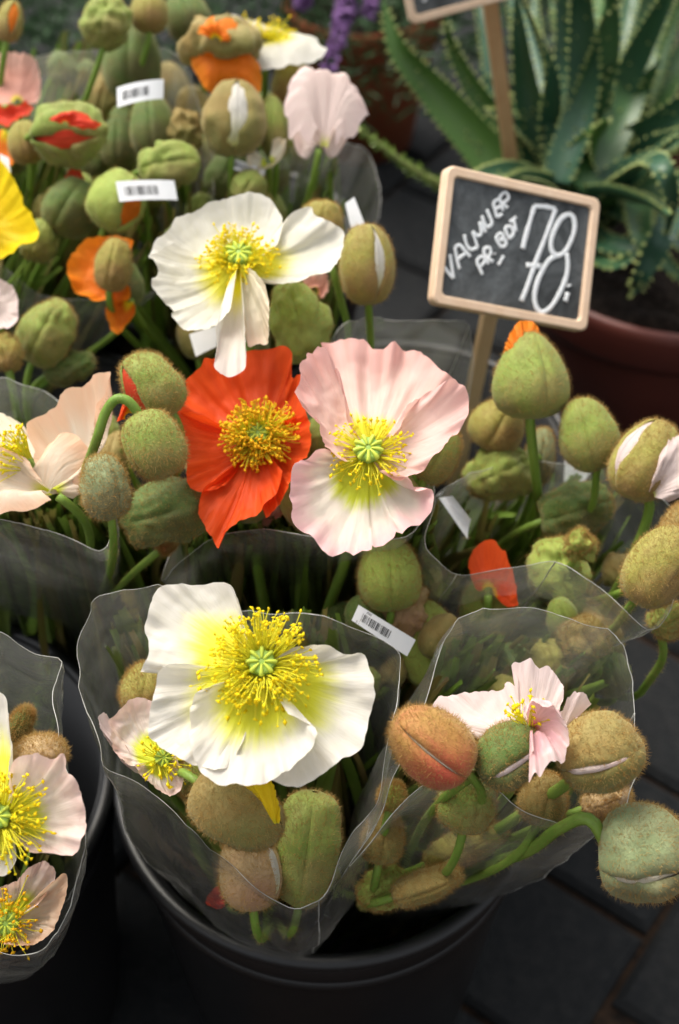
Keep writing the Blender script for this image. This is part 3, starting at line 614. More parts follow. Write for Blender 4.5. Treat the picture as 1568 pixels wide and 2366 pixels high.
sign(at(1027, 383, .865), at(1381, 463, .905), at(967, 697, .860), 'chalkboard price sign reading 70 on a pine stake in the poppies', ST, atz(1035, 1190, .20), stake_s=-.004, stake_mat=wood_mat('stake_light_pine', (0.50, 0.34, 0.18), (0.56, 0.40, 0.23)))
sign(at(900, -165, 1.10), at(1235, -255, 1.10), at(945, 58, 1.13), 'chalkboard price sign above the aloe, showing little but its lower edge', [([(985, -5), (978, 4)], .0012), ([(1000, -40), (990, -15)], .0012)], atz(1205, 560, PH_ - .02), stake_s=.012, stake_w=.0125)

# ================================================================== POPPIES
G = {'F': 'poppies in the rim-showing bucket', 'L': 'poppies in the bucket cut off by the picture edge', 'M': 'poppies around the price sign', 'B': 'poppies standing behind'}
def flower(c2, d, label, axis, foot_, petals, k=0.35, grp='M', n_st=0, st_len=.02, a0=20, a1=75, amat=None, pis=None, stem=True, stem_w=.0024, st_off=(0, 0), az=(0, 360), name='poppy_flower', reach=.05, asz=.0009, rin=.003, rays=8, st=None):
    C3 = at(*c2, d); ax = nrm(axis); t = thing(name, C3 - ax * .004, label, 'poppy', G[grp])
    for p in petals:
        q = dict(p); e = q.pop('e'); m = q.pop('m'); c_ = q.pop('c', c2); kk = q.pop('k', k)
        petal(t, c_, e, q.pop('d', d), PM[m], k=kk, axis=-ax, **q)
    s0 = at(c2[0] + st_off[0], c2[1] + st_off[1], d)
    if n_st: stamens(t, s0 + ax * .001, ax, n_st, st_len, a0, a1, rin, amat, az, asz)
    if pis: pistil(t, s0 - ax * .001, ax, pis[0], pis[1], rays)
    if st:
        P = catmull(np.vstack([C3 - ax * .003] + [at(*q) for q in st]), 40); T = nrm(P[-1] - P[-3]); P = np.vstack([P, bez(P[-1], P[-1] + T * .04, np.asarray(foot_) + [0, 0, .08], np.asarray(foot_), 14)[1:]])
        stem_tube(t, P, .0032, 300)
    elif stem: stem_tube(t, auto_stem(C3 - ax * .003, ax, foot_, reach), stem_w)
    return t
UPF = nrm(-CF + .45 * CU)
F1 = flower((605, 1540), .625, 'big white poppy with yellow heart spread over the clear sleeve of the rim-showing bucket', nrm(-CF + .42 * CU + .03 * CR), F_C, [
 dict(m='white', e=[(556, 1490), (552, 1409), (547, 1372), (528, 1349), (462, 1350), (373, 1358), (350, 1395), (345, 1424), (332, 1446), (341, 1480), (341, 1517), (326, 1554), (345, 1541), (390, 1541), (470, 1560)], k=.55, off=.006, bulge=.006, ruf=.0020, jit=2.0),
 dict(m='white', e=[(420, 1530), (373, 1541), (358, 1594), (341, 1687), (362, 1718), (395, 1741), (425, 1757), (456, 1767), (520, 1775), (570, 1700)], off=.002, bulge=.007, lift=.004, pleat=.0011),
 dict(m='white', e=[(640, 1502), (717, 1493), (758, 1493), (798, 1509), (835, 1509), (850, 1535), (861, 1569), (865, 1606), (857, 1640), (850, 1676), (839, 1720), (813, 1742), (750, 1783), (700, 1812), (676, 1816), (640, 1805), (580, 1780)], off=.003, bulge=.008, lift=.003, pleat=.0012),
 dict(m='white', e=[(500, 1580), (460, 1594), (440, 1631), (438, 1687), (444, 1735), (458, 1772), (506, 1814), (543, 1812), (580, 1817), (617, 1805), (665, 1780), (713, 1739), (732, 1705), (724, 1676), (665, 1650)], off=-.004, bulge=.004, lift=.004, ruf=.002, pleat=.0008)],
 k=.30, grp='F', n_st=430, st_len=.0208, a0=28, a1=97, pis=(.0062, .0095), asz=.00088)
F2 = flower((553, 605), .80, 'white poppy with yellow heart and two petals hanging over the orange poppy', nrm(-CF + .55 * CU), F_M, [
 dict(m='white_small', e=[(345, 600), (347, 587), (357, 559), (393, 527), (409, 503), (469, 479), (517, 461), (569, 451), (609, 453), (631, 467), (653, 511), (640, 560)], k=.75, bulge=.010, pleat=.0012, off=.004),
 dict(m='white_small', e=[(640, 565), (657, 511), (677, 487), (717, 475), (727, 492), (761, 515), (785, 523), (795, 543), (787, 591), (773, 615), (753, 631), (701, 643), (649, 659), (605, 645)], bulge=.008, off=.0, wave=.008, k=.5),
 dict(m='white_small', e=[(400, 560), (347, 590), (353, 607), (367, 627), (351, 655), (357, 675), (397, 715), (395, 727), (413, 751), (445, 767), (497, 751), (537, 707), (545, 670)], bulge=.009, lift=.004, pleat=.001),
 dict(m='white_small', e=[(541, 670), (530, 715), (501, 751), (501, 803), (495, 843), (502, 859), (537, 872), (560, 858), (569, 843), (566, 783), (563, 700)], bulge=-.006, off=-.045, wave=.002, k=.15, jit=1.2, ruf=.0007),
 dict(m='cream', e=[(558, 670), (566, 740), (571, 799), (595, 797), (617, 791), (620, 740), (623, 703), (612, 655)], bulge=-.003, off=-.034, wave=.003, crum=.002, k=.1)],
 k=.35, n_st=260, st_len=.0168, a0=30, a1=90, pis=(.0072, .010), asz=.0010, rays=9, st=[(575, 800, .86), (640, 1100, .84), (690, 1260, .82), (690, 1480, .88)])
F3 = flower((597, 1012), .755, 'bright orange-red poppy with amber heart between the white and pink poppies', nrm(-CF + .35 * CU), F_M, [
 dict(m='orange', e=[(430, 1000), (393, 950), (425, 890), (427, 868), (465, 845), (477, 830), (500, 825), (570, 802), (620, 797), (670, 810), (676, 870), (692, 870), (700, 930), (712, 985), (680, 1010)], k=.45, bulge=.010, pleat=.0036, ruf=.003),
 dict(m='orange', e=[(660, 960), (708, 960), (716, 1000), (715, 1040), (675, 1105), (650, 1155), (615, 1195), (600, 1150)], bulge=.006, lift=.008, pleat=.0014, k=.3),
 dict(m='orange', e=[(470, 960), (396, 950), (415, 990), (425, 1040), (431, 1080), (436, 1120), (470, 1137), (520, 1120)], bulge=.006, lift=.007, off=-.003, pleat=.0014, k=.3),
 dict(m='orange', e=[(520, 1090), (472, 1130), (457, 1172), (475, 1225), (492, 1245), (505, 1270), (512, 1237), (560, 1205), (600, 1180), (640, 1130), (652, 1085)], bulge=.005, lift=.006, off=-.004, pleat=.0014, k=.35)],
 n_st=480, st_len=.0165, a0=12, a1=86, amat=M_ANTHO, pis=(.0055, .009), asz=.0010, st=[(600, 1130, .79), (590, 1260, .80), (610, 1390, .84), (640, 1490, .89)])
F4 = flower((850, 1052), .715, 'large pink poppy with ruffled petals and yellow heart beside the orange one', nrm(-CF + .45 * CU), F_M, [
 dict(m='pink', e=[(790, 1000), (770, 930), (755, 850), (742, 798), (781, 780), (805, 787), (838, 790), (868, 808), (913, 798), (961, 808), (997, 831), (1021, 864), (1046, 888), (1010, 930), (950, 985), (920, 1010)], k=.85, bulge=.012, pleat=.0024, ruf=.0036, jit=3.2, off=.008),
 dict(m='pink_low', e=[(800, 960), (793, 905), (781, 862), (763, 830), (735, 805), (724, 817), (708, 828), (709, 840), (692, 847), (694, 873), (682, 906), (703, 939), (736, 969), (742, 1002), (757, 1035), (786, 1064)], k=.45, lift=.010, bulge=.007, ruf=.0034, jit=3.2, crum=.0022),
 dict(m='pink_low', e=[(925, 985), (945, 930), (985, 898), (1046, 886), (1078, 909), (1083, 945), (1072, 969), (1054, 993), (1018, 1044), (973, 1086), (919, 1107), (885, 1095)], k=.40, lift=.012, bulge=.007, pleat=.0016, ruf=.0030, jit=3),
 dict(m='pink_eye', e=[(800, 1050), (757, 1037), (730, 1037), (715, 1053), (690, 1071), (673, 1104), (672, 1128), (666, 1149), (673, 1173), (675, 1203), (688, 1221), (718, 1236), (730, 1260), (760, 1289), (796, 1278), (817, 1287), (853, 1275), (859, 1261), (871, 1266), (904, 1251), (916, 1222), (928, 1235), (946, 1216), (982, 1197), (1000, 1173), (1003, 1143), (988, 1135), (961, 1138), (946, 1113), (890, 1095)], k=.30, lift=.006, bulge=.008, pleat=.0018, ruf=.0036, jit=3.4, off=-.002)],
 n_st=150, st_len=.0170, a0=48, a1=98, pis=(.0070, .0100), asz=.0009, rays=9, st=[(835, 1150, .765), (800, 1290, .785), (760, 1400, .82), (735, 1490, .87)])
F5 = flower((122, 1140), .735, 'creamy peach poppy seen from the side, half open, beside a hooked green bud', nrm(CU * .5 - CR * .75 - CF * .3), F_ML, [
 dict(m='peach', e=[(96, 1112), (78, 1050), (63, 985), (75, 965), (130, 935), (170, 901), (200, 890), (216, 876), (262, 863), (252, 905), (226, 940), (216, 1005), (192, 1080), (150, 1132)], k=.2, bulge=.012, pleat=.0012, ruf=.0012, off=.004),
 dict(m='peach', e=[(98, 1112), (60, 1062), (20, 1040), (-40, 1030), (-95, 1080), (-85, 1150), (-35, 1186), (5, 1187), (60, 1176), (115, 1152)], k=.2, bulge=-.012, lift=.014, pleat=.0012),
 dict(m='peach', c=(100, 1168), e=[(-50, 1160), (-50, 1070), (30, 1030), (90, 1060), (160, 1000), (205, 1040), (190, 1090), (150, 1138)], k=.2, bulge=-.006, off=.004),
 dict(m='cream', e=[(95, 1100), (60, 1000), (20, 960), (-40, 950), (-80, 1010), (-60, 1080)], k=.2, bulge=.01, off=.03)],
 n_st=130, st_len=.020, a0=0, a1=45, st_off=(-50, -62), pis=(.005, .008))
F6 = flower((612, 96), 1.0, 'white poppy with yellow heart lying flat behind the orange one, before the lavender', nrm(-CF * .35 + CU), F_B, [
 dict(m='white_small', e=[(560, 85), (495, 46), (540, 40), (590, 47), (622, 60), (655, 74), (690, 85)], k=1.4, bulge=.004),
 dict(m='white_small', e=[(560, 95), (575, 140), (600, 158), (680, 150), (752, 125), (740, 105), (722, 88), (660, 90)], k=1.2, bulge=-.006, lift=.0)],
 n_st=110, st_len=.018, a0=30, a1=85, grp='B')
F7 = flower((738, 334), .95, 'pale pink poppy closed like a cup beside the split brown bud', nrm(CU + .15 * CR - .2 * CF), F_B, [
 dict(m='pale', c=(748, 346), e=[(715, 339), (676, 308), (656, 262), (665, 218), (682, 181), (722, 176), (760, 183), (800, 190), (828, 225), (834, 250), (848, 266), (830, 292), (805, 320), (775, 338)], k=.1, bulge=-.022, pleat=.0022, ruf=.003, jit=3, lift=.004),
 dict(m='pale', e=[(690, 320), (662, 250), (680, 190), (740, 172), (800, 190), (830, 250), (800, 315)], k=.1, bulge=.02, off=.012)], grp='B')
F8 = flower((-70, 500), .90, 'vivid yellow poppy cut off by the picture edge, under a pale label', UPF, F_BL, [
 dict(m='yellow', e=[(-40, 350), (0, 368), (22, 396), (46, 440), (56, 475), (76, 500), (90, 552), (42, 574), (0, 600), (-60, 610)], k=.3, bulge=.010, pleat=.0016, lift=.004),
 dict(m='yellow', e=[(-60, 610), (-120, 600), (-200, 560), (-220, 450), (-150, 360), (-40, 345)], k=.3, bulge=.010)], grp='B', n_st=60)
F9 = flower((4, 1890), .625, 'white and blush poppy with a wide yellow heart in the sleeve at the picture edge', nrm(-CF + .35 * CU), F_L, [
 dict(m='blush', e=[(30, 1830), (20, 1773), (41, 1747), (79, 1738), (122, 1752), (146, 1742), (157, 1785), (175, 1800), (192, 1843), (198, 1902), (192, 1940), (170, 1972), (140, 1973), (99, 1969), (62, 1966), (40, 1930)], k=.2, bulge=.008, lift=.010, crum=.0022, pleat=.0016),
 dict(m='white', e=[(-70, 1800), (-95, 1690), (-60, 1620), (-25, 1592), (2, 1598), (16, 1622), (24, 1692), (25, 1738), (18, 1785), (20, 1840)], k=.5, bulge=.01),
 dict(m='white', e=[(30, 1925), (34, 1957), (38, 1985), (22, 2012), (0, 2024), (-60, 2010), (-90, 1950), (-50, 1910)], k=.3, bulge=.006, lift=.003),
 dict(m='white', e=[(-50, 1920), (-120, 1950), (-170, 1880), (-130, 1790), (-60, 1800)], k=.3, bulge=.006)],
 grp='L', n_st=170, st_len=.020, a0=20, a1=85, pis=(.0055, .009))
F10 = flower((20, 2130), .68, 'withering peach poppy with dark yellow stamens low in the sleeve at the picture edge', nrm(-CF + .2 * CU), F_L, [
 dict(m='blush', e=[(-20, 2060), (0, 2048), (44, 2030), (60, 2010), (79, 1998), (102, 1989), (128, 2007), (122, 2042), (100, 2075), (87, 2090)], k=.4, bulge=.006, crum=.003, pleat=.002, lift=.006),
 dict(m='peach', e=[(95, 2060), (146, 2018), (157, 2042), (150, 2075), (140, 2106), (125, 2147), (90, 2175), (58, 2185), (10, 2180)], k=.2, bulge=.008, lift=.010, pleat=.0018, crum=.002),
 dict(m='blush', e=[(-10, 2180), (-60, 2170), (-90, 2110), (-60, 2050), (-10, 2070)], k=.2, bulge=.006, crum=.002)],
 grp='L', n_st=120, st_len=.014, a0=10, a1=75, amat=M_ANTHO, pis=(.006, .008))
F11 = flower((1222, 1678), .640, 'white and rose poppy unfolding from a dark split bud in the clear sleeve', nrm(-CF * .3 + CU), F_R, [
 dict(m='pale', e=[(1180, 1690), (1074, 1688), (1030, 1662), (992, 1639), (1018, 1618), (1046, 1604), (1098, 1600), (1158, 1592), (1170, 1577), (1198, 1588), (1206, 1625)], k=.5, off=.012, bulge=.006, c=(1225, 1670)),
 dict(m='pale', e=[(1200, 1640), (1194, 1572), (1181, 1537), (1230, 1534), (1246, 1542), (1270, 1540), (1298, 1574), (1301, 1606), (1290, 1640), (1262, 1655)], k=.4, off=.006, bulge=.006),
 dict(m='rose', e=[(1205, 1650), (1230, 1632), (1262, 1640), (1302, 1662), (1313, 1714), (1298, 1765), (1262, 1790), (1222, 1806), (1234, 1762), (1224, 1714)], k=.1, off=-.016, bulge=-.006, crum=.003, pleat=.0025, c=(1222, 1682)),
 dict(m='pale', e=[(1290, 1642), (1318, 1614), (1346, 1610), (1364, 1620), (1338, 1648), (1316, 1700), (1270, 1720)], k=.2, off=.0, bulge=.005, crum=.002, c=(1262, 1700))],
 grp='F', n_st=40, st_len=.012, a0=10, a1=50)
F12 = flower((372, 1752), .675, 'blush poppy with a yellow throat half hidden under the big white one', nrm(-CF + .3 * CU + .4 * CR), F_C, [
 dict(m='blush', e=[(330, 1768), (292, 1765), (262, 1720), (250, 1668), (262, 1654), (292, 1622), (321, 1610), (352, 1622), (372, 1660), (390, 1700)], k=.3, bulge=.006, crum=.0026, pleat=.0015, c=(372, 1765)),
 dict(m='blush', e=[(405, 1745), (423, 1785), (416, 1823), (391, 1838), (358, 1818), (325, 1790), (312, 1765)], k=.2, bulge=.008, lift=.004, crum=.001, c=(372, 1752)),
 dict(m='pale', e=[(310, 1780), (270, 1745), (238, 1690), (226, 1655), (245, 1650), (268, 1690), (300, 1740)], k=.2, bulge=.004, off=.006, c=(330, 1790))],
 grp='F', n_st=60, st_len=.011, a0=10, a1=75, pis=(.004, .006))

def loose(c2, d, label, mat, edges, foot_, grp, axis=None, **kw):
    ps = [dict(m=mat, e=e, **kw) for e in edges]
    return flower(c2, d, label, axis if axis is not None else UPF, foot_, ps, k=kw.get('k', .25), grp=grp)
loose((262, 612), .90, 'orange poppy curled like a crescent round its own dark sepal', 'amber', [[(300, 575), (305, 555), (250, 545), (195, 560), (155, 610), (168, 665), (200, 690), (235, 698), (295, 690), (300, 660)]], F_B, 'B', bulge=.008, lift=-.004)
loose((300, 690), .905, 'small crumpled orange poppy hanging below the crescent-shaped one', 'amber', [[(300, 668), (268, 672), (246, 700), (248, 740), (268, 770), (305, 735), (312, 700)]], F_B, 'B', crum=.003)
loose((40, 235), 1.0, 'coral pink poppy blurred behind film at the picture edge', 'coral', [[(-40, 240), (-60, 170), (-20, 130), (40, 120), (80, 140), (95, 190), (85, 235)]], F_BL, 'B')
loose((10, 240), .99, 'orange-red poppy at the picture edge, under the coral one', 'red', [[(60, 235), (75, 250), (40, 275), (0, 290), (-60, 260), (-40, 230)]], F_BL, 'B')
loose((20, 300), .98, 'pale orange poppy at the picture edge, above the yellow one', 'amber', [[(40, 280), (60, 320), (40, 370), (0, 390), (-60, 360), (-30, 290)]], F_BL, 'B')
loose((-20, 700), .86, 'pale pink ruffled poppy cut off by the picture edge, below the yellow one', 'pale', [[(-30, 640), (0, 645), (30, 665), (42, 700), (36, 745), (0, 760), (-40, 760)]], F_ML, 'B')
loose((620, 375), .955, 'pale apricot poppy petals behind the split brown bud', 'cream', [[(580, 330), (570, 380), (610, 385), (650, 360), (660, 325), (630, 320)]], F_B, 'B')
loose((1128, 1365), .795, 'orange poppy petal rising from a green bud behind clear film', 'orange', [[(1092, 1352), (1082, 1300), (1098, 1262), (1122, 1240), (1158, 1268), (1186, 1330), (1196, 1398), (1178, 1372), (1150, 1350)]], F_MR, 'M', bulge=.004, axis=nrm(CU - .3 * CF))
loose((530, 2090), .735, 'red poppy petal glimpsed through the sleeve by the bucket rim', 'red', [[(500, 2100), (475, 2085), (490, 2055), (518, 2040), (545, 2060), (562, 2098)]], F_C, 'F')
loose((725, 672), .875, 'dull rose poppy petal behind the white poppy petal', 'coral', [[(705, 690), (700, 650), (722, 632), (752, 630), (758, 660), (748, 690)]], F_M, 'B')
loose((640, 1150), .80, 'small salmon poppy petal hanging behind the orange and pink ones', 'coral', [[(625, 1160), (600, 1200), (595, 1235), (620, 1215), (650, 1190), (668, 1160)]], F_M, 'M')

# ------------------------------------------------------------------ buds: x, y, half length, half width, angle, tilt, depth, colour, options, label
def poppy_bud(x, y, hl, hr, ang, tilt, d, mat, foot_, grp, label, st=None, extra=None, stem_w=.0022, reach=.045, name='poppy_bud', stem=True, **kw):
    m = px(d); c = at(x, y, d); ax = cdir(ang, tilt); t = thing(name, c, label, 'poppy bud', G[grp])
    near = d < .9; kw.setdefault('hairs', 4200 if d < .78 else (2600 if near else 700))
    b0 = bud(t, c, ax, hl * m, hr * m, BM[mat], **kw)
    if extra:
        for e in extra:
            q = dict(e); ed = q.pop('e'); mm = q.pop('m'); cc = q.pop('c'); q.setdefault('k', .1)
            petal(t, cc, ed, d + q.pop('dd', 0), PM[mm], nu=56, nv=28, axis=CF, **q)
    if stem:
        if st: P = np.vstack([catmull(np.vstack([b0 + ax * .004] + [at(a, b, e) for a, b, e in st]), 36)]); T = nrm(P[-1] - P[-3]); P = np.vstack([P, bez(P[-1], P[-1] + T * .05, np.asarray(foot_) + [0, 0, .1], np.asarray(foot_), 16)[1:]])
        else: P = auto_stem(b0 + ax * .003, ax, foot_, reach)
        stem_tube(t, P, stem_w, 420 if d < .8 else (160 if near else 0))
    return t
PB = poppy_bud
# rim-showing bucket, sleeve with the rose poppy
PB(997, 1722, 108, 84, 142, 10, .635, 'red', F_R, 'F', 'plump bud flushed red with a pale seam, beside the dark split bud', seam=-8, slit=.035, pet='cream')
PB(1182, 1742, 88, 74, 32, 12, .642, 'dgreen', F_R, 'F', 'dark mottled bud splitting along a pale seam under the rose petals', seam=12, slit=.07, pet='pale', crum=.05)
PB(1388, 1738, 96, 92, 12, 38, .640, 'brown', F_R, 'F', 'brownish bud gaping across its middle, beside the white and rose poppy', seam=14, slit=.055, pet='blush', crum=.06, fold=.05, st=[(1330, 1790, .66), (1250, 1850, .69), (1130, 1930, .74)], stem_w=.003)
PB(1080, 1848, 76, 68, 82, 5, .675, 'green', F_R, 'F', 'green bud with a curved seam tucked behind the rounded film flap', seam=14, crum=.05)
PB(1256, 1845, 62, 54, 75, 0, .690, 'brown', F_R, 'F', 'small brown bud in the shade below the dark split one')
PB(1492, 1968, 106, 112, 4, 20, .650, 'grey', F_R, 'F', 'hairy grey-green bud leaning over the pavers on a hooked stem', seam=22, slit=.055, pet='cream', crum=.06, fold=.04, st=[(1360, 1892, .655), (1290, 1915, .67), (1220, 1965, .70), (1120, 2000, .75)], stem_w=.0031)
PB(985, 2045, 84, 60, 22, 10, .715, 'brown', F_R, 'F', 'flat brown bud lying low inside the film by the bucket rim', flat=.6, crum=.05)
PB(885, 2052, 60, 48, 205, 0, .735, 'lime', F_R, 'F', 'bright green bud tip beside the flat brown one by the rim', crum=.12, fold=.05)
PB(885, 1935, 60, 48, 80, 0, .715, 'brown', F_R, 'F', 'small brown bud behind the bright edge of the film fold')
PB(905, 1838, 34, 30, 80, 0, .70, 'lime', F_R, 'F', 'tiny lime green bud below the red-flushed one')
PB(1075, 1955, 105, 42, 25, 0, .735, 'olive', F_R, 'F', 'slender olive bud lying behind the hooked stem', crum=.05)
PB(1400, 1850, 60, 34, 20, 0, .70, 'tan', F_R, 'F', 'small tan bud below the gaping brownish one', crum=.1)
# sleeve with the big white poppy
PB(548, 1872, 118, 84, -34, 8, .650, 'brown', F_C, 'F', 'big brown downy bud with a yellow petal slipping out, under the white poppy', seam=-62, slit=.15, pet='yellow', egg=.10, crum=.05,
   extra=[dict(m='yellow', c=(640, 1915), e=[(604, 1850), (585, 1812), (598, 1792), (622, 1796), (642, 1850), (648, 1890)], dd=-.022, bulge=-.002)])
PB(577, 2010, 92, 72, 95, 0, .690, 'tan', F_C, 'F', 'tan bud with a white sliver, behind the lip of the film', seam=70, slit=.2, pet='white')
PB(708, 1962, 132, 74, 82, 0, .700, 'green', F_C, 'F', 'long smooth green bud with a folded foot beside the brown downy bud', egg=-.12, pow_=.6, crum=.05, fold=.03)
PB(338, 1592, 62, 58, 80, 0, .70, 'olive', F_C, 'F', 'olive bud peeping out behind the edge of the big white poppy')
PB(452, 1800, 50, 40, 100, 0, .70, 'green', F_C, 'F', 'small green bud in the shade between the blush poppy and the brown bud')
# sleeve at the picture edge
PB(46, 1674, 46, 26, 62, 5, .68, 'dgreen', F_L, 'L', 'slim dark green bud above the blush poppy at the picture edge')
PB(92, 1740, 42, 66, 100, 0, .655, 'tan', F_L, 'L', 'tan bud half hidden behind the blush poppy at the picture edge', crum=.05)
PB(60, 1730, 40, 26, 60, 5, .70, 'dgreen', F_L, 'L', 'narrow dark bud under the slim green one at the picture edge')
# round the price sign
PB(848, 612, 92, 64, 92, 5, .84, 'olive', F_M, 'M', 'upright olive bud showing a white slit beside the white poppy', seam=28, slit=.16, pet='white', st=[(851, 705, .845), (856, 790, .87)], egg=.05)
PB(742, 512, 48, 52, 70, 0, .865, 'olive', F_M, 'M', 'olive bud peeping over the curled petal of the white poppy', crum=.06, st=[(770, 630, .86), (800, 740, .88)])
PB(690, 742, 92, 66, 105, 0, .84, 'lime', F_M, 'M', 'wrinkled pale green bud between the white and pink poppies', crum=.12, fold=.06)
PB(1225, 868, 100, 84, 92, 4, .80, 'green', F_MR, 'M', 'pear-shaped green bud tipped with an orange petal under the price sign', seam=18, egg=.32, pow_=.82, st=[(1224, 975, .80), (1236, 1090, .82), (1248, 1190, .86)], stem_w=.0028,
   extra=[dict(m='amber', c=(1210, 850), e=[(1160, 822), (1176, 780), (1195, 746), (1215, 740), (1240, 752), (1254, 790), (1250, 815)], dd=.010, bulge=-.004), dict(m='amber', c=(1205, 850), e=[(1162, 826), (1170, 790), (1190, 752), (1206, 744), (1212, 790)], dd=-.004, bulge=-.004)])
PB(1148, 985, 60, 64, 60, 10, .84, 'olive', F_MR, 'M', 'round brownish olive bud against the stake of the price sign')
PB(1358, 1003, 86, 68, 108, 6, .79, 'green', F_MR, 'M', 'egg-shaped green bud with a furrowed tip before the oxblood pot', seam=-15, crum=.03, egg=.2, st=[(1377, 1095, .795), (1362, 1180, .82), (1290, 1245, .86)])
PB(1492, 1062, 98, 74, 62, 0, .765, 'olive', F_MR, 'M', 'olive bud opening on pale pink petals before the oxblood pot', seam=-60, slit=.35, pet='pale', st=[(1500, 1170, .77), (1450, 1310, .80), (1390, 1420, .84)], stem_w=.0028,
   extra=[dict(m='pale', c=(1500, 1145), e=[(1495, 1135), (1505, 1080), (1525, 1035), (1560, 1008), (1610, 1010), (1640, 1070), (1600, 1130), (1545, 1160)], dd=-.012, bulge=-.006)])
PB(1150, 1092, 74, 66, 205, 0, .845, 'green', F_MR, 'M', 'crumpled green bud with a bright fold by the stake of the price sign', crum=.14, fold=.08)
PB(1332, 1178, 88, 60, 18, 0, .83, 'dgreen', F_MR, 'M', 'dark green bud curling round a bent stem below the egg-shaped one', crum=.12, fold=.08)
PB(1246, 1055, 68, 34, 80, 0, .86, 'grey', F_MR, 'M', 'narrow grey-green bud behind the stem of the orange-tipped one')
PB(1522, 1308, 102, 72, 58, 5, .705, 'olive', F_MR, 'M', 'long olive-brown bud leaning out over the pavers, cut off by the picture edge', seam=30, st=[(1455, 1400, .72), (1420, 1450, .76)])
PB(1570, 1222, 62, 44, 70, 0, .72, 'brown', F_MR, 'M', 'brown bud at the picture edge above the long olive-brown one')
PB(1545, 1432, 46, 42, 30, 0, .745, 'green', F_MR, 'M', 'small fresh green bud at the picture edge below the olive-brown one', crum=.14, fold=.08, st=[(1530, 1520, .76), (1480, 1600, .80)])
PB(1290, 1312, 74, 64, 100, 0, .80, 'lime', F_MR, 'M', 'limp green bud folded in rings behind clear film', crum=.10, fold=.10)
PB(1342, 1258, 34, 32, 70, 20, .775, 'lime', F_MR, 'M', 'small pale star-like bud tip above the ringed green bud', crum=.30, fold=.18)
PB(1128, 1405, 72, 68, 90, 0, .82, 'green', F_MR, 'M', 'green bud below the orange petal behind clear film')
PB(1350, 1478, 52, 62, 120, 0, .77, 'brown', F_MR, 'M', 'shrivelled brown bud behind the film of the rose poppy', crum=.20)
PB(1012, 1052, 68, 46, 60, 0, .765, 'green', F_MR, 'M', 'green bud tucked behind the ruffled pink poppy')
PB(900, 1328, 84, 72, 92, 0, .775, 'lime', F_M, 'M', 'smooth pale green bud directly below the pink poppy', crum=.01)
PB(990, 1492, 108, 70, 100, 0, .80, 'lime', F_M, 'M', 'yellow-green bud blurred behind film, below the barcode strip', crum=.03)
PB(932, 1405, 62, 52, 70, 0, .79, 'tan', F_M, 'M', 'shrivelled tan bud beside the barcode strip', crum=.22)
# beside the peach poppy
PB(356, 1027, 80, 68, -64, 8, .715, 'green', F_ML, 'M', 'downy green bud nodding on a hooked stem beside the orange poppy', seam=60, egg=.02, pow_=.6, st=[(300, 930, .712), (268, 922, .712), (243, 955, .715), (225, 1010, .72), (200, 1080, .74)], stem_w=.0026)
PB(243, 1126, 76, 56, 100, 5, .705, 'grey', F_ML, 'M', 'small grey-green bud with pale wrinkles beside the peach poppy', seam=42, crum=.06)
PB(350, 892, 84, 66, 128, 0, .735, 'green', F_ML, 'M', 'green bud splitting to show an orange-red petal above the nodding one', seam=-48, slit=.35, pet='red', crum=.03,
   extra=[dict(m='orange', c=(300, 965), e=[(270, 975), (285, 920), (288, 865), (305, 875), (340, 915), (360, 955), (330, 975)], dd=.002, bulge=-.004)])
PB(388, 1186, 108, 72, 196, 0, .755, 'dgreen', F_ML, 'M', 'wilted dark green bud crumpled like a leaf under the orange poppy', crum=.12, fold=.10)
PB(385, 1258, 24, 18, 40, 0, .77, 'red', F_ML, 'M', 'tiny pinkish bud under the wilted dark green one')
PB(110, 768, 80, 62, 62, 0, .89, 'green', F_ML, 'B', 'broad green bud below the crescent of orange petals', crum=.06, fold=.04)
PB(15, 815, 44, 34, 100, 0, .86, 'olive', F_ML, 'B', 'small olive bud at the picture edge under the pale pink poppy', crum=.1)
PB(160, 850, 60, 36, 20, 0, .90, 'dgreen', F_ML, 'B', 'dark curled bud in the shade below the broad green one', crum=.15, fold=.08)
# behind
PB(540, 274, 88, 74, 86, 4, .95, 'brown', F_B, 'B', 'round brown bud split by a white petal beside the pale pink cup', seam=12, slit=.22, pet='white', crum=.07)
PB(512, 100, 62, 88, 90, 0, .975, 'brown', F_B, 'B', 'brown bud bursting with bright orange petals before the lavender', crum=.17, fold=.07, pet='amber',
   extra=[dict(m='amber', c=(525, 110), e=[(455, 118), (440, 135), (455, 175), (482, 214), (520, 204), (560, 208), (600, 214), (600, 150), (570, 120)], dd=-.008, bulge=-.006), dict(m='amber', c=(500, 95), e=[(455, 78), (470, 55), (495, 50), (532, 85), (520, 98)], dd=-.028, bulge=-.003)])
PB(163, 308, 86, 74, -8, 20, .94, 'green', F_BL, 'B', 'green bud gaping like a mouth on red petals', seam=28, slit=.22, pet='red', crum=.10, fold=.05,
   extra=[dict(m='red', c=(150, 290), e=[(112, 278), (140, 262), (172, 256), (200, 264), (214, 278), (234, 286), (222, 296), (190, 298)], dd=-.030, bulge=-.003)])
PB(248, 50, 60, 56, 80, 0, 1.0, 'green', F_BL, 'B', 'bright green bud with a dark crease at the upper picture edge', crum=.12, fold=.07)
PB(345, 28, 48, 44, 90, 0, 1.02, 'olive', F_BL, 'B', 'olive bud beside the creased green one at the upper picture edge')
PB(432, 38, 58, 52, 110, 0, 1.05, 'dgreen', F_B, 'B', 'dark green bud between olive bud and orange poppy at the upper picture edge')
PB(22, 50, 48, 30, 80, 0, .99, 'olive', F_BL, 'B', 'olive bud with an orange slit at the corner of the picture', seam=30, slit=.4, pet='amber')
PB(392, 384, 74, 54, 10, 0, .945, 'green', F_B, 'B', 'green bud rolled in folds above a barcode label', crum=.08, fold=.12)
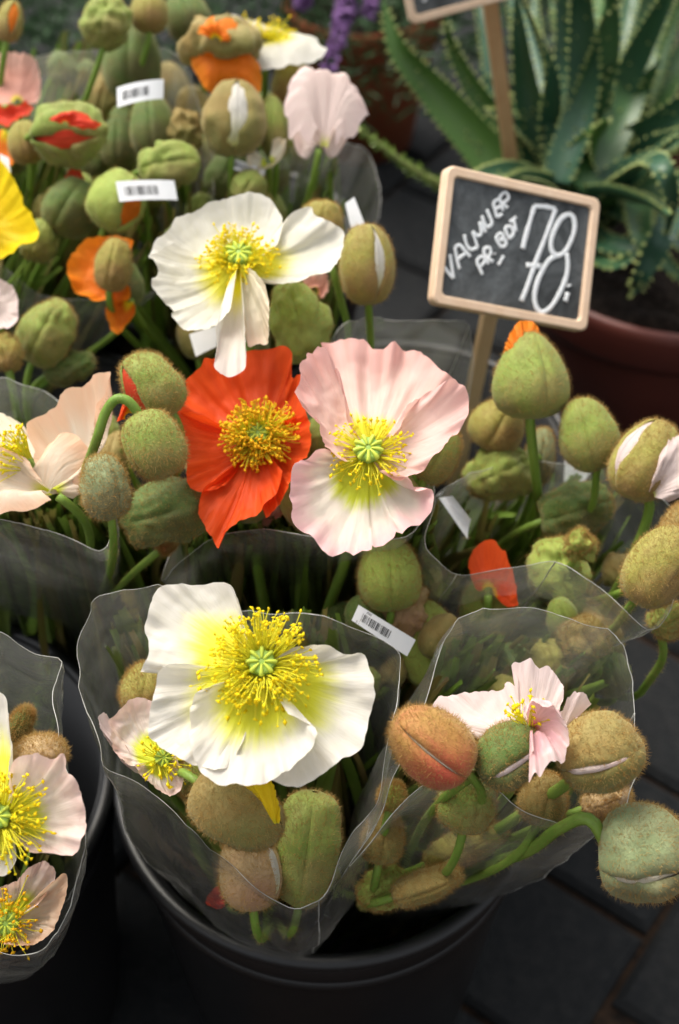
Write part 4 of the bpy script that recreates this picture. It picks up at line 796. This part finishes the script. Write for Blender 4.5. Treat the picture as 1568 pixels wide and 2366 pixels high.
PB(268, 465, 72, 64, 65, 0, .925, 'lime', F_B, 'B', 'pale olive bud edged with orange behind a barcode label', seam=55, slit=.35, pet='amber', crum=.05)
PB(165, 480, 68, 64, 60, 0, .95, 'dgreen', F_BL, 'B', 'dark green bud with an orange tip beside the pale olive one', crum=.05, pet='red',
   extra=[dict(m='red', c=(170, 440), e=[(140, 440), (150, 410), (165, 392), (185, 395), (200, 425)], dd=-.004)])
PB(305, 142, 90, 68, 90, 0, 1.05, 'dgreen', F_BL, 'B', 'large dim green bud above the upper barcode label')
PB(352, 292, 78, 52, 95, 0, .99, 'dgreen', F_B, 'B', 'dim green bud hanging below the upper barcode label')
PB(275, 330, 60, 44, 90, 0, 1.03, 'dgreen', F_BL, 'B', 'dark bud deep between the gaping green bud and the barcode labels')
PB(578, 432, 38, 40, 60, 0, .955, 'green', F_B, 'B', 'fresh green bud just above the white poppy', crum=.08)
PB(425, 300, 44, 38, 90, 0, .985, 'brown', F_B, 'B', 'withered grey-brown bud beside the split brown one', crum=.25)
PB(632, 295, 74, 34, 95, 0, .975, 'green', F_B, 'B', 'slim green bud between the brown bud and the pale pink cup')
PB(672, 190, 60, 42, 80, 0, 1.01, 'olive', F_B, 'B', 'olive bud under the flat white poppy')
PB(60, 330, 50, 42, 100, 0, .97, 'olive', F_BL, 'B', 'yellowish olive bud above the yellow poppy')
PB(262, 612, 62, 42, 80, 0, .892, 'olive', F_B, 'B', 'dark sepal bud cupped inside the orange crescent', crum=.05)

# more buds deep inside the bunches, alike but for their place
def filler(n, xr, yr, dd, foot_, grp, label):
    for i in range(n):
        x, y = rng.uniform(*xr), rng.uniform(*yr)
        if math.hypot(x - 1138, y - 1320) < 120: x += 190
        d = dd(x, y) + rng.uniform(-.02, .03); s = rng.uniform(30, 52); kk = random.choice(['dgreen', 'green', 'olive', 'green', 'brown'])
        PB(x, y, s * rng.uniform(1.1, 1.5), s, rng.uniform(50, 130), rng.uniform(-20, 20), d, kk, foot_, grp, label % {'dgreen': 'dark green', 'green': 'green', 'olive': 'olive', 'brown': 'brown'}[kk], crum=rng.uniform(.02, .12), hairs=250, reach=.03)
filler(14, (20, 340), (120, 760), lambda x, y: zd(x, y, .47), F_BL, 'B', 'dim %s bud deep in the bunches behind yellow poppy and barcode labels')
filler(14, (330, 720), (180, 560), lambda x, y: zd(x, y, .46), F_B, 'B', 'dim %s bud deep in the bunch behind the white poppy with hanging petals')
filler(10, (640, 1040), (1180, 1600), lambda x, y: zd(x, y, .42), F_M, 'M', 'dim %s bud deep between the stems below the pink poppy')
filler(12, (1060, 1420), (1250, 1640), lambda x, y: zd(x, y, .42), F_MR, 'M', 'dim %s bud deep behind the film above the white and rose poppy')
filler(4, (380, 640), (680, 880), lambda x, y: zd(x, y, .44), F_M, 'M', 'dim %s bud deep in the shade above the orange poppy')

filler(20, (470, 1000), (960, 1180), lambda x, y: zd(x, y, .485), F_M, 'M', 'dim %s bud hidden behind the orange and pink poppies, its stem showing')
filler(7, (60, 300), (960, 1130), lambda x, y: zd(x, y, .47), F_ML, 'M', 'dim %s bud hidden behind the peach poppy, its stem showing')
filler(7, (400, 640), (470, 640), lambda x, y: zd(x, y, .47), F_B, 'B', 'dim %s bud hidden behind the white poppy, its stem showing')
# strap-like grey-green leaves packed between the stems of each bunch
M_LEAF = plain('poppy_leaf', (0.085, 0.13, 0.025), .55, .3, (0.14, 0.18, 0.04), 45, trans=.2)
M_LEAF2 = plain('poppy_leaf_yellowing', (0.20, 0.19, 0.045), .55, .3, (0.22, 0.16, 0.06), 45, trans=.2)
def leaves(n, quad, Z0, Z1, ft, label, spread=.05, w0=.0034):
    """long soft blades rising from the bunch's foot to behind its heads (patch x0, x1, y0, y1 at heights Z0 to Z1)"""
    x0, x1, y0, y1 = quad; t = thing('poppy_leaves', ft, label, 'leaves', 'leaves in the bunches'); t['kind'] = 'stuff'
    for mat in (M_LEAF, M_LEAF2, M_STEM):
        mb = MB()
        for i in range(n // 3):
            x = rng.uniform(x0, x1); tp = atz(x, rng.uniform(y0, y1), rng.uniform(Z0, Z1)); k = 14; u = np.linspace(0, 1, k)[:, None]
            b = ft + np.array([((x - x0) / (x1 - x0) - .5) * 1.6 * spread + rng.normal() * .012, rng.uniform(-.6, .6) * spread, .02]); L = np.linalg.norm(tp - b)
            P = b * (1 - u) + tp * u + (rng.normal(size=3) * .012 * np.sin(np.pi * u) + rng.normal(size=3) * .004 * np.sin(2 * np.pi * u)); D = nrm(tp - b); S = nrm(np.cross(D, CF + .5 * rng.normal(size=3))); Nn = np.cross(S, D)
            w = w0 * rng.uniform(.55, 1.5) * np.interp(u[:, 0], [0, .3, .8, 1], [.6, .9, 1, .4]) * (1 + .15 * np.sin(np.arange(k) * 1.7 + i))
            V = np.stack([P - S * w[:, None] + Nn * w[:, None] * .5, P - Nn * w[:, None] * .25, P + S * w[:, None] + Nn * w[:, None] * .5], 0); mb.add(V.reshape(-1, 3), gridF(3, k))
        mb.build('leaf_blades', mat, t, kind='stuff')
leaves(240, (430, 1020, 1020, 1190), .44, .48, F_M, 'green blades between the stems of the orange and pink poppies', .08)
leaves(210, (400, 1010, 1180, 1262), .450, .475, F_M + [0, -.045, 0], 'pale green blades just behind the film below the orange and pink poppies', .10, .0042)
leaves(120, (-60, 250, 1130, 1215), .450, .470, F_ML + [.02, -.045, 0], 'pale green blades just behind the film below the peach poppy', .10, .0042)
leaves(105, (230, 780, 1405, 1500), .455, .485, F_C + [0, .03, 0], 'green blades standing against the film behind the big white poppy', .05, .004)
leaves(105, (1010, 1430, 1460, 1580), .42, .45, F_R + [.02, .03, 0], 'green blades standing against the film behind the rose poppy', .05, .004)
leaves(120, (-80, 300, 1010, 1150), .44, .48, F_ML, 'dark blades between the stems of the peach poppy', .07)
leaves(90, (1060, 1460, 1080, 1300), .38, .42, F_MR, 'green blades between the buds under the price sign', .06)
leaves(200, (330, 800, 280, 640), .43, .48, F_B, 'green blades between the stems behind the white poppy', .08)
leaves(240, (-60, 360, 40, 640), .43, .49, F_BL, 'green blades between the stems behind the yellow poppy', .08)
leaves(120, (330, 800, 1480, 1740), .43, .47, F_C, 'green blades between the stems of the big white poppy', .03)
leaves(120, (960, 1400, 1610, 1760), .42, .46, F_R, 'green blades between the stems of the rose poppy', .035)
leaves(120, (-200, 120, 1700, 1980), .40, .46, F_L, 'dark blades between the stems of the blush poppies', .06)

# ================================================================== CLEAR FILM SLEEVES
def sleeve(loop, ft, label, creases=(), r0=.03, belly=.0, crinkle=.003, mat=None, nu=160, nv=40):
    pt = lambda x, y, z: atz(x, y, z) if z < .6 else at(x, y, z)          # under .6 a height, above it a distance
    top = np.array([pt(*q) for q in loop])
    for _ in range(2): top = np.stack([top * .86 + np.roll(top, -1, 0) * .14, top * .14 + np.roll(top, -1, 0) * .86], 1).reshape(-1, 3)
    tl = np.vstack([top, top[:1]]); sl = np.r_[0, np.cumsum(np.linalg.norm(np.diff(tl, axis=0), axis=1))]; tt = np.linspace(0, sl[-1], nu, endpoint=False); top = np.stack([np.interp(tt, sl, tl[:, k]) for k in range(3)], -1); SEED[0] += 1; sd_ = SEED[0] * 2.9
    ft = np.asarray(ft, float); c2 = top.mean(0); ang = np.unwrap(np.arctan2(top[:, 1] - c2[1], top[:, 0] - c2[0])); ft = ft + np.array([0, 0, .02])
    bot = ft + r0 * np.stack([np.cos(ang), np.sin(ang), 0 * ang], -1)
    v = np.linspace(0, 1, nv)[None, :, None]; V = bot[:, None] * (1 - v) + top[:, None] * v
    out = nrm(V - (ft * (1 - v) + c2 * v)); n_ = fbm(V * 22 + sd_, 3); u = np.linspace(0, 1, nu, endpoint=False)
    pl = (1 - 2 * np.abs(n1(u * 15, sd_)) ** .7)[:, None] * (1 - v[..., 0] * .35) + (1 - 2 * np.abs(n1(u * 31 , sd_ + 3)) ** .7)[:, None] * .35
    V = V + out * ((n_ * crinkle + pl * crinkle * .7) * np.sin(np.pi * np.clip(v[..., 0] * .55, 0, 1)))[..., None]
    V = V + out * (belly * np.sin(np.pi * v[..., 0] ** 1.6))[..., None] * [1, 1, .3]
    t = thing('film_sleeve', ft, label, 'film sleeve', 'clear film sleeves')
    mk('film', V.reshape(-1, 3), gridF(nu, nv, True), mat or M_FILM, t)
    E = np.vstack([V[:, -1], V[:1, -1]]); Vt, F = tube(E, .00019 + .00013 * n1(np.arange(len(E)) / 9, sd_), 4, False); mk('cut_edge_highlight', Vt, F, M_FEDGE, t)  # bright line along the cut edge, put in as a whitish tube
    for cq in creases:                                       # side folds of the flat-packed sleeve, their highlight drawn as pale tubes
        k = int(np.argmin(np.linalg.norm(top - pt(*cq), axis=1))); Vt, F = tube(V[k, 4:], .00030 + .00022 * n1(np.arange(nv - 4) / 3, sd_ + k), 4, False); mk('fold_highlight', Vt, F, M_FEDGE, t)
    return V
sleeve([(215, 1385, .52), (180, 1480, .50), (192, 1600, .675), (236, 1715, .665), (240, 1768, .660), (330, 1822, .655), (440, 1912, .655), (520, 1990, .662), (600, 2058, .670), (690, 2105, .678), (745, 2085, .682), (800, 1980, .672), (870, 1830, .660), (905, 1650, .655), (915, 1480, .50), (700, 1420, .49), (500, 1400, .50), (370, 1350, .52), (290, 1362, .53)], F_C + [.0, -.02, -.02], 'clear film sleeve wrapped round the bunch with the big white poppy', [(240, 1768, .660), (745, 2085, .682), (905, 1650, .655)], r0=.012, belly=.013)
sleeve([(800, 2010, .684), (850, 1955, .672), (919, 1865, .662), (1004, 1790, .655), (1054, 1767, .652), (1109, 1785, .655), (1184, 1855, .665), (1300, 1895, .675), (1420, 1900, .685), (1474, 1750, .675), (1475, 1640, .69), (1440, 1470, .50), (1250, 1415, .52), (1060, 1420, .52), (1030, 1500, .50), (960, 1700, .68), (880, 1900, .674)], F_R + [0, -.01, .0], 'clear film sleeve round the red-flushed bud and rose poppy', [(800, 2010, .684), (880, 1900, .674), (1475, 1640, .69), (1420, 1900, .685)], r0=.015, belly=.014)
sleeve([(150, 1520, .50), (120, 1600, .67), (145, 1750, .65), (190, 1850, .635), (190, 1920, .632), (167, 2030, .645), (140, 2120, .655), (100, 2190, .665), (0, 2205, .668), (-150, 2150, .67), (-350, 1900, .42), (-300, 1600, .48), (-100, 1480, .52), (0, 1462, .52), (80, 1505, .51)], F_L + [0, 0, .06], 'clear film sleeve round the blush poppies at the picture edge', [(150, 1520, .50), (190, 1920, .632)], belly=.02)
sleeve([(372, 1350, .455), (398, 1312, .47), (490, 1240, .49), (620, 1222, .50), (800, 1250, .50), (950, 1240, .50), (1008, 1130, .49), (1000, 1000, .46), (800, 930, .46), (560, 980, .46), (430, 1150, .46)], F_M, 'clear film sleeve round the stems of the orange and pink poppies', mat=M_FILM2)
sleeve([(860, 725, .50), (960, 737, .50), (1090, 740, .49), (1086, 830, .47), (1060, 1000, .43), (940, 1090, .43), (800, 1050, .45), (740, 820, .50), (780, 745, .51)], F_M + [.02, .03, 0], 'clear film sleeve with a square corner under the price sign', [(1090, 740, .49)])
sleeve([(0, 868, .50), (140, 925, .49), (262, 1150, .745), (240, 1275, .735), (120, 1225, .728), (0, 1200, .725), (-150, 1180, .73), (-150, 950, .50)], F_ML, 'clear film sleeve round the stems of the peach poppy', [(262, 1150, .745)], mat=M_FILM2, belly=.008)
sleeve([(1010, 1130, .765), (985, 1260, .75), (1060, 1330, .745), (1180, 1310, .742), (1290, 1290, .735), (1400, 1370, .725), (1500, 1460, .715), (1590, 1330, .74), (1560, 1180, .78), (1430, 1085, .82), (1200, 1060, .86)], F_MR, 'clear film sleeve round the green buds before the oxblood pot', [(1060, 1330, .745), (1290, 1290, .735), (1500, 1460, .715)], mat=M_FILM2, belly=.01)
sleeve([(420, 105, .50), (490, 350, .48), (500, 540, .46), (345, 690, .44), (110, 690, .44), (-60, 560, .47), (-80, 200, .50), (100, 122, .51)], F_BL, 'clear film sleeve round the bunch with two barcode labels', mat=M_FILM2)
sleeve([(845, 340, .45), (880, 450, .44), (840, 600, .42), (690, 560, .44), (560, 440, .47), (600, 350, .50), (720, 330, .49)], F_B, 'clear film sleeve round the bunch with the pale pink cup')

# ------------------------------------------------------------------ paper labels
def label_strip(q, d, label, bars=True, bow=.0, dd=(0, 0, 0, 0), text=None, blen=.78, n=20):
    """q: corners top-near, top-far, bottom-far, bottom-near as measured; d: distance of the film it sticks to"""
    P = [at(x, y, d + e) for (x, y), e in zip(q, dd)]; t = thing('barcode_label' if bars else 'paper_label', sum(P) / 4, label, 'label', 'paper labels on the sleeves')
    def S(u, v, off=0.0):
        p = (P[0] * (1 - u) + P[1] * u) * (1 - v) + (P[3] * (1 - u) + P[2] * u) * v
        N = nrm(np.cross(P[1] - P[0], P[0] - P[3])); N = N if np.dot(N, CF) < 0 else -N
        return p + N * (bow * 4 * u * (1 - u) + off)
    V = [S(u, v) for u in np.linspace(0, 1, n) for v in (0, 1)]; V += [S(u, v, -.00025) for u in np.linspace(0, 1, n) for v in (0, 1)]
    F = [[2 * k, 2 * k + 1, 2 * k + 3, 2 * k + 2] for k in range(n - 1)]; F += [[2 * n + a for a in f][::-1] for f in F]
    mk('paper', V, F, M_PAPER, t)
    if bars:
        u = .12; mb = MB()
        while u < blen:
            w = rng.choice([.006, .006, .012, .018]); mb.add(np.array([S(u, .28, .0002), S(u + w, .28, .0002), S(u + w, .74, .0002), S(u, .74, .0002)]), [[0, 1, 2, 3]]); u += w + rng.choice([.007, .012, .02])
        mb.build('barcode', M_INK, t, smooth=False)
    if text:
        for s, v, u0, sz in text:
            c = bpy.data.curves.new('printed_text', 'FONT'); c.body = s; c.size = sz; c.materials.append(M_INK); tmp = bpy.data.objects.new('tmp_text', c); COL.objects.link(tmp); bpy.context.view_layer.update()
            me = bpy.data.meshes.new_from_object(tmp.evaluated_get(bpy.context.evaluated_depsgraph_get())); bpy.data.objects.remove(tmp); me.materials.clear(); me.materials.append(M_INK)
            o = bpy.data.objects.new('printed_text', me); COL.objects.link(o); o.parent = t
            X = nrm(P[1] - P[0]); N = nrm(np.cross(P[1] - P[0], P[0] - P[3])); N = N if np.dot(N, CF) < 0 else -N; Yv = np.cross(N, X)
            from mathutils import Matrix
            b = S(u0, v, .0002) - ORG[t]; o.matrix_local = Matrix(((X[0], Yv[0], N[0], b[0]), (X[1], Yv[1], N[1], b[1]), (X[2], Yv[2], N[2], b[2]), (0, 0, 0, 1)))
label_strip([(828, 1397), (960, 1478), (940, 1516), (812, 1433)], .735, 'white barcode strip slanting beside the big white poppy, behind the film', dd=(0, 0, 0, 0), text=[('PAPAVERI 100', .20, .16, .0020), ('5 704680 701072', .97, .06, .0020)], blen=.62, bow=.001)
label_strip([(270, 203), (378, 183), (377, 228), (271, 249)], .95, 'barcode label stuck slanting on film above the split brown bud and red-mouthed bud', bow=.004, blen=.72)
label_strip([(267, 420), (402, 417), (410, 462), (276, 466)], .905, 'barcode label stuck level on film below the folded green bud', bow=.003, blen=.72)
label_strip([(540, 366), (613, 392), (605, 417), (527, 385)], .955, 'greyish printed label beneath the split brown bud', blen=.8)
label_strip([(437, 772), (502, 752), (500, 800), (452, 824)], .85, 'blank grey label behind the hanging white petal', bars=False)
label_strip([(797, 470), (818, 455), (845, 525), (812, 535)], .875, 'blank white label end above the olive bud with a white slit', bars=False)
label_strip([(0, 355), (20, 365), (25, 400), (0, 392)], .91, 'white label corner above the yellow poppy', bars=False)
label_strip([(1013, 1150), (1045, 1145), (1088, 1200), (1080, 1246)], .80, 'blank white label curling round a stem beside the pink poppy', bars=False, bow=-.006)
label_strip([(1305, 1062), (1370, 1082), (1345, 1120), (1302, 1118)], .93, 'pale blue label glimpsed below the egg-shaped green bud', bars=False)
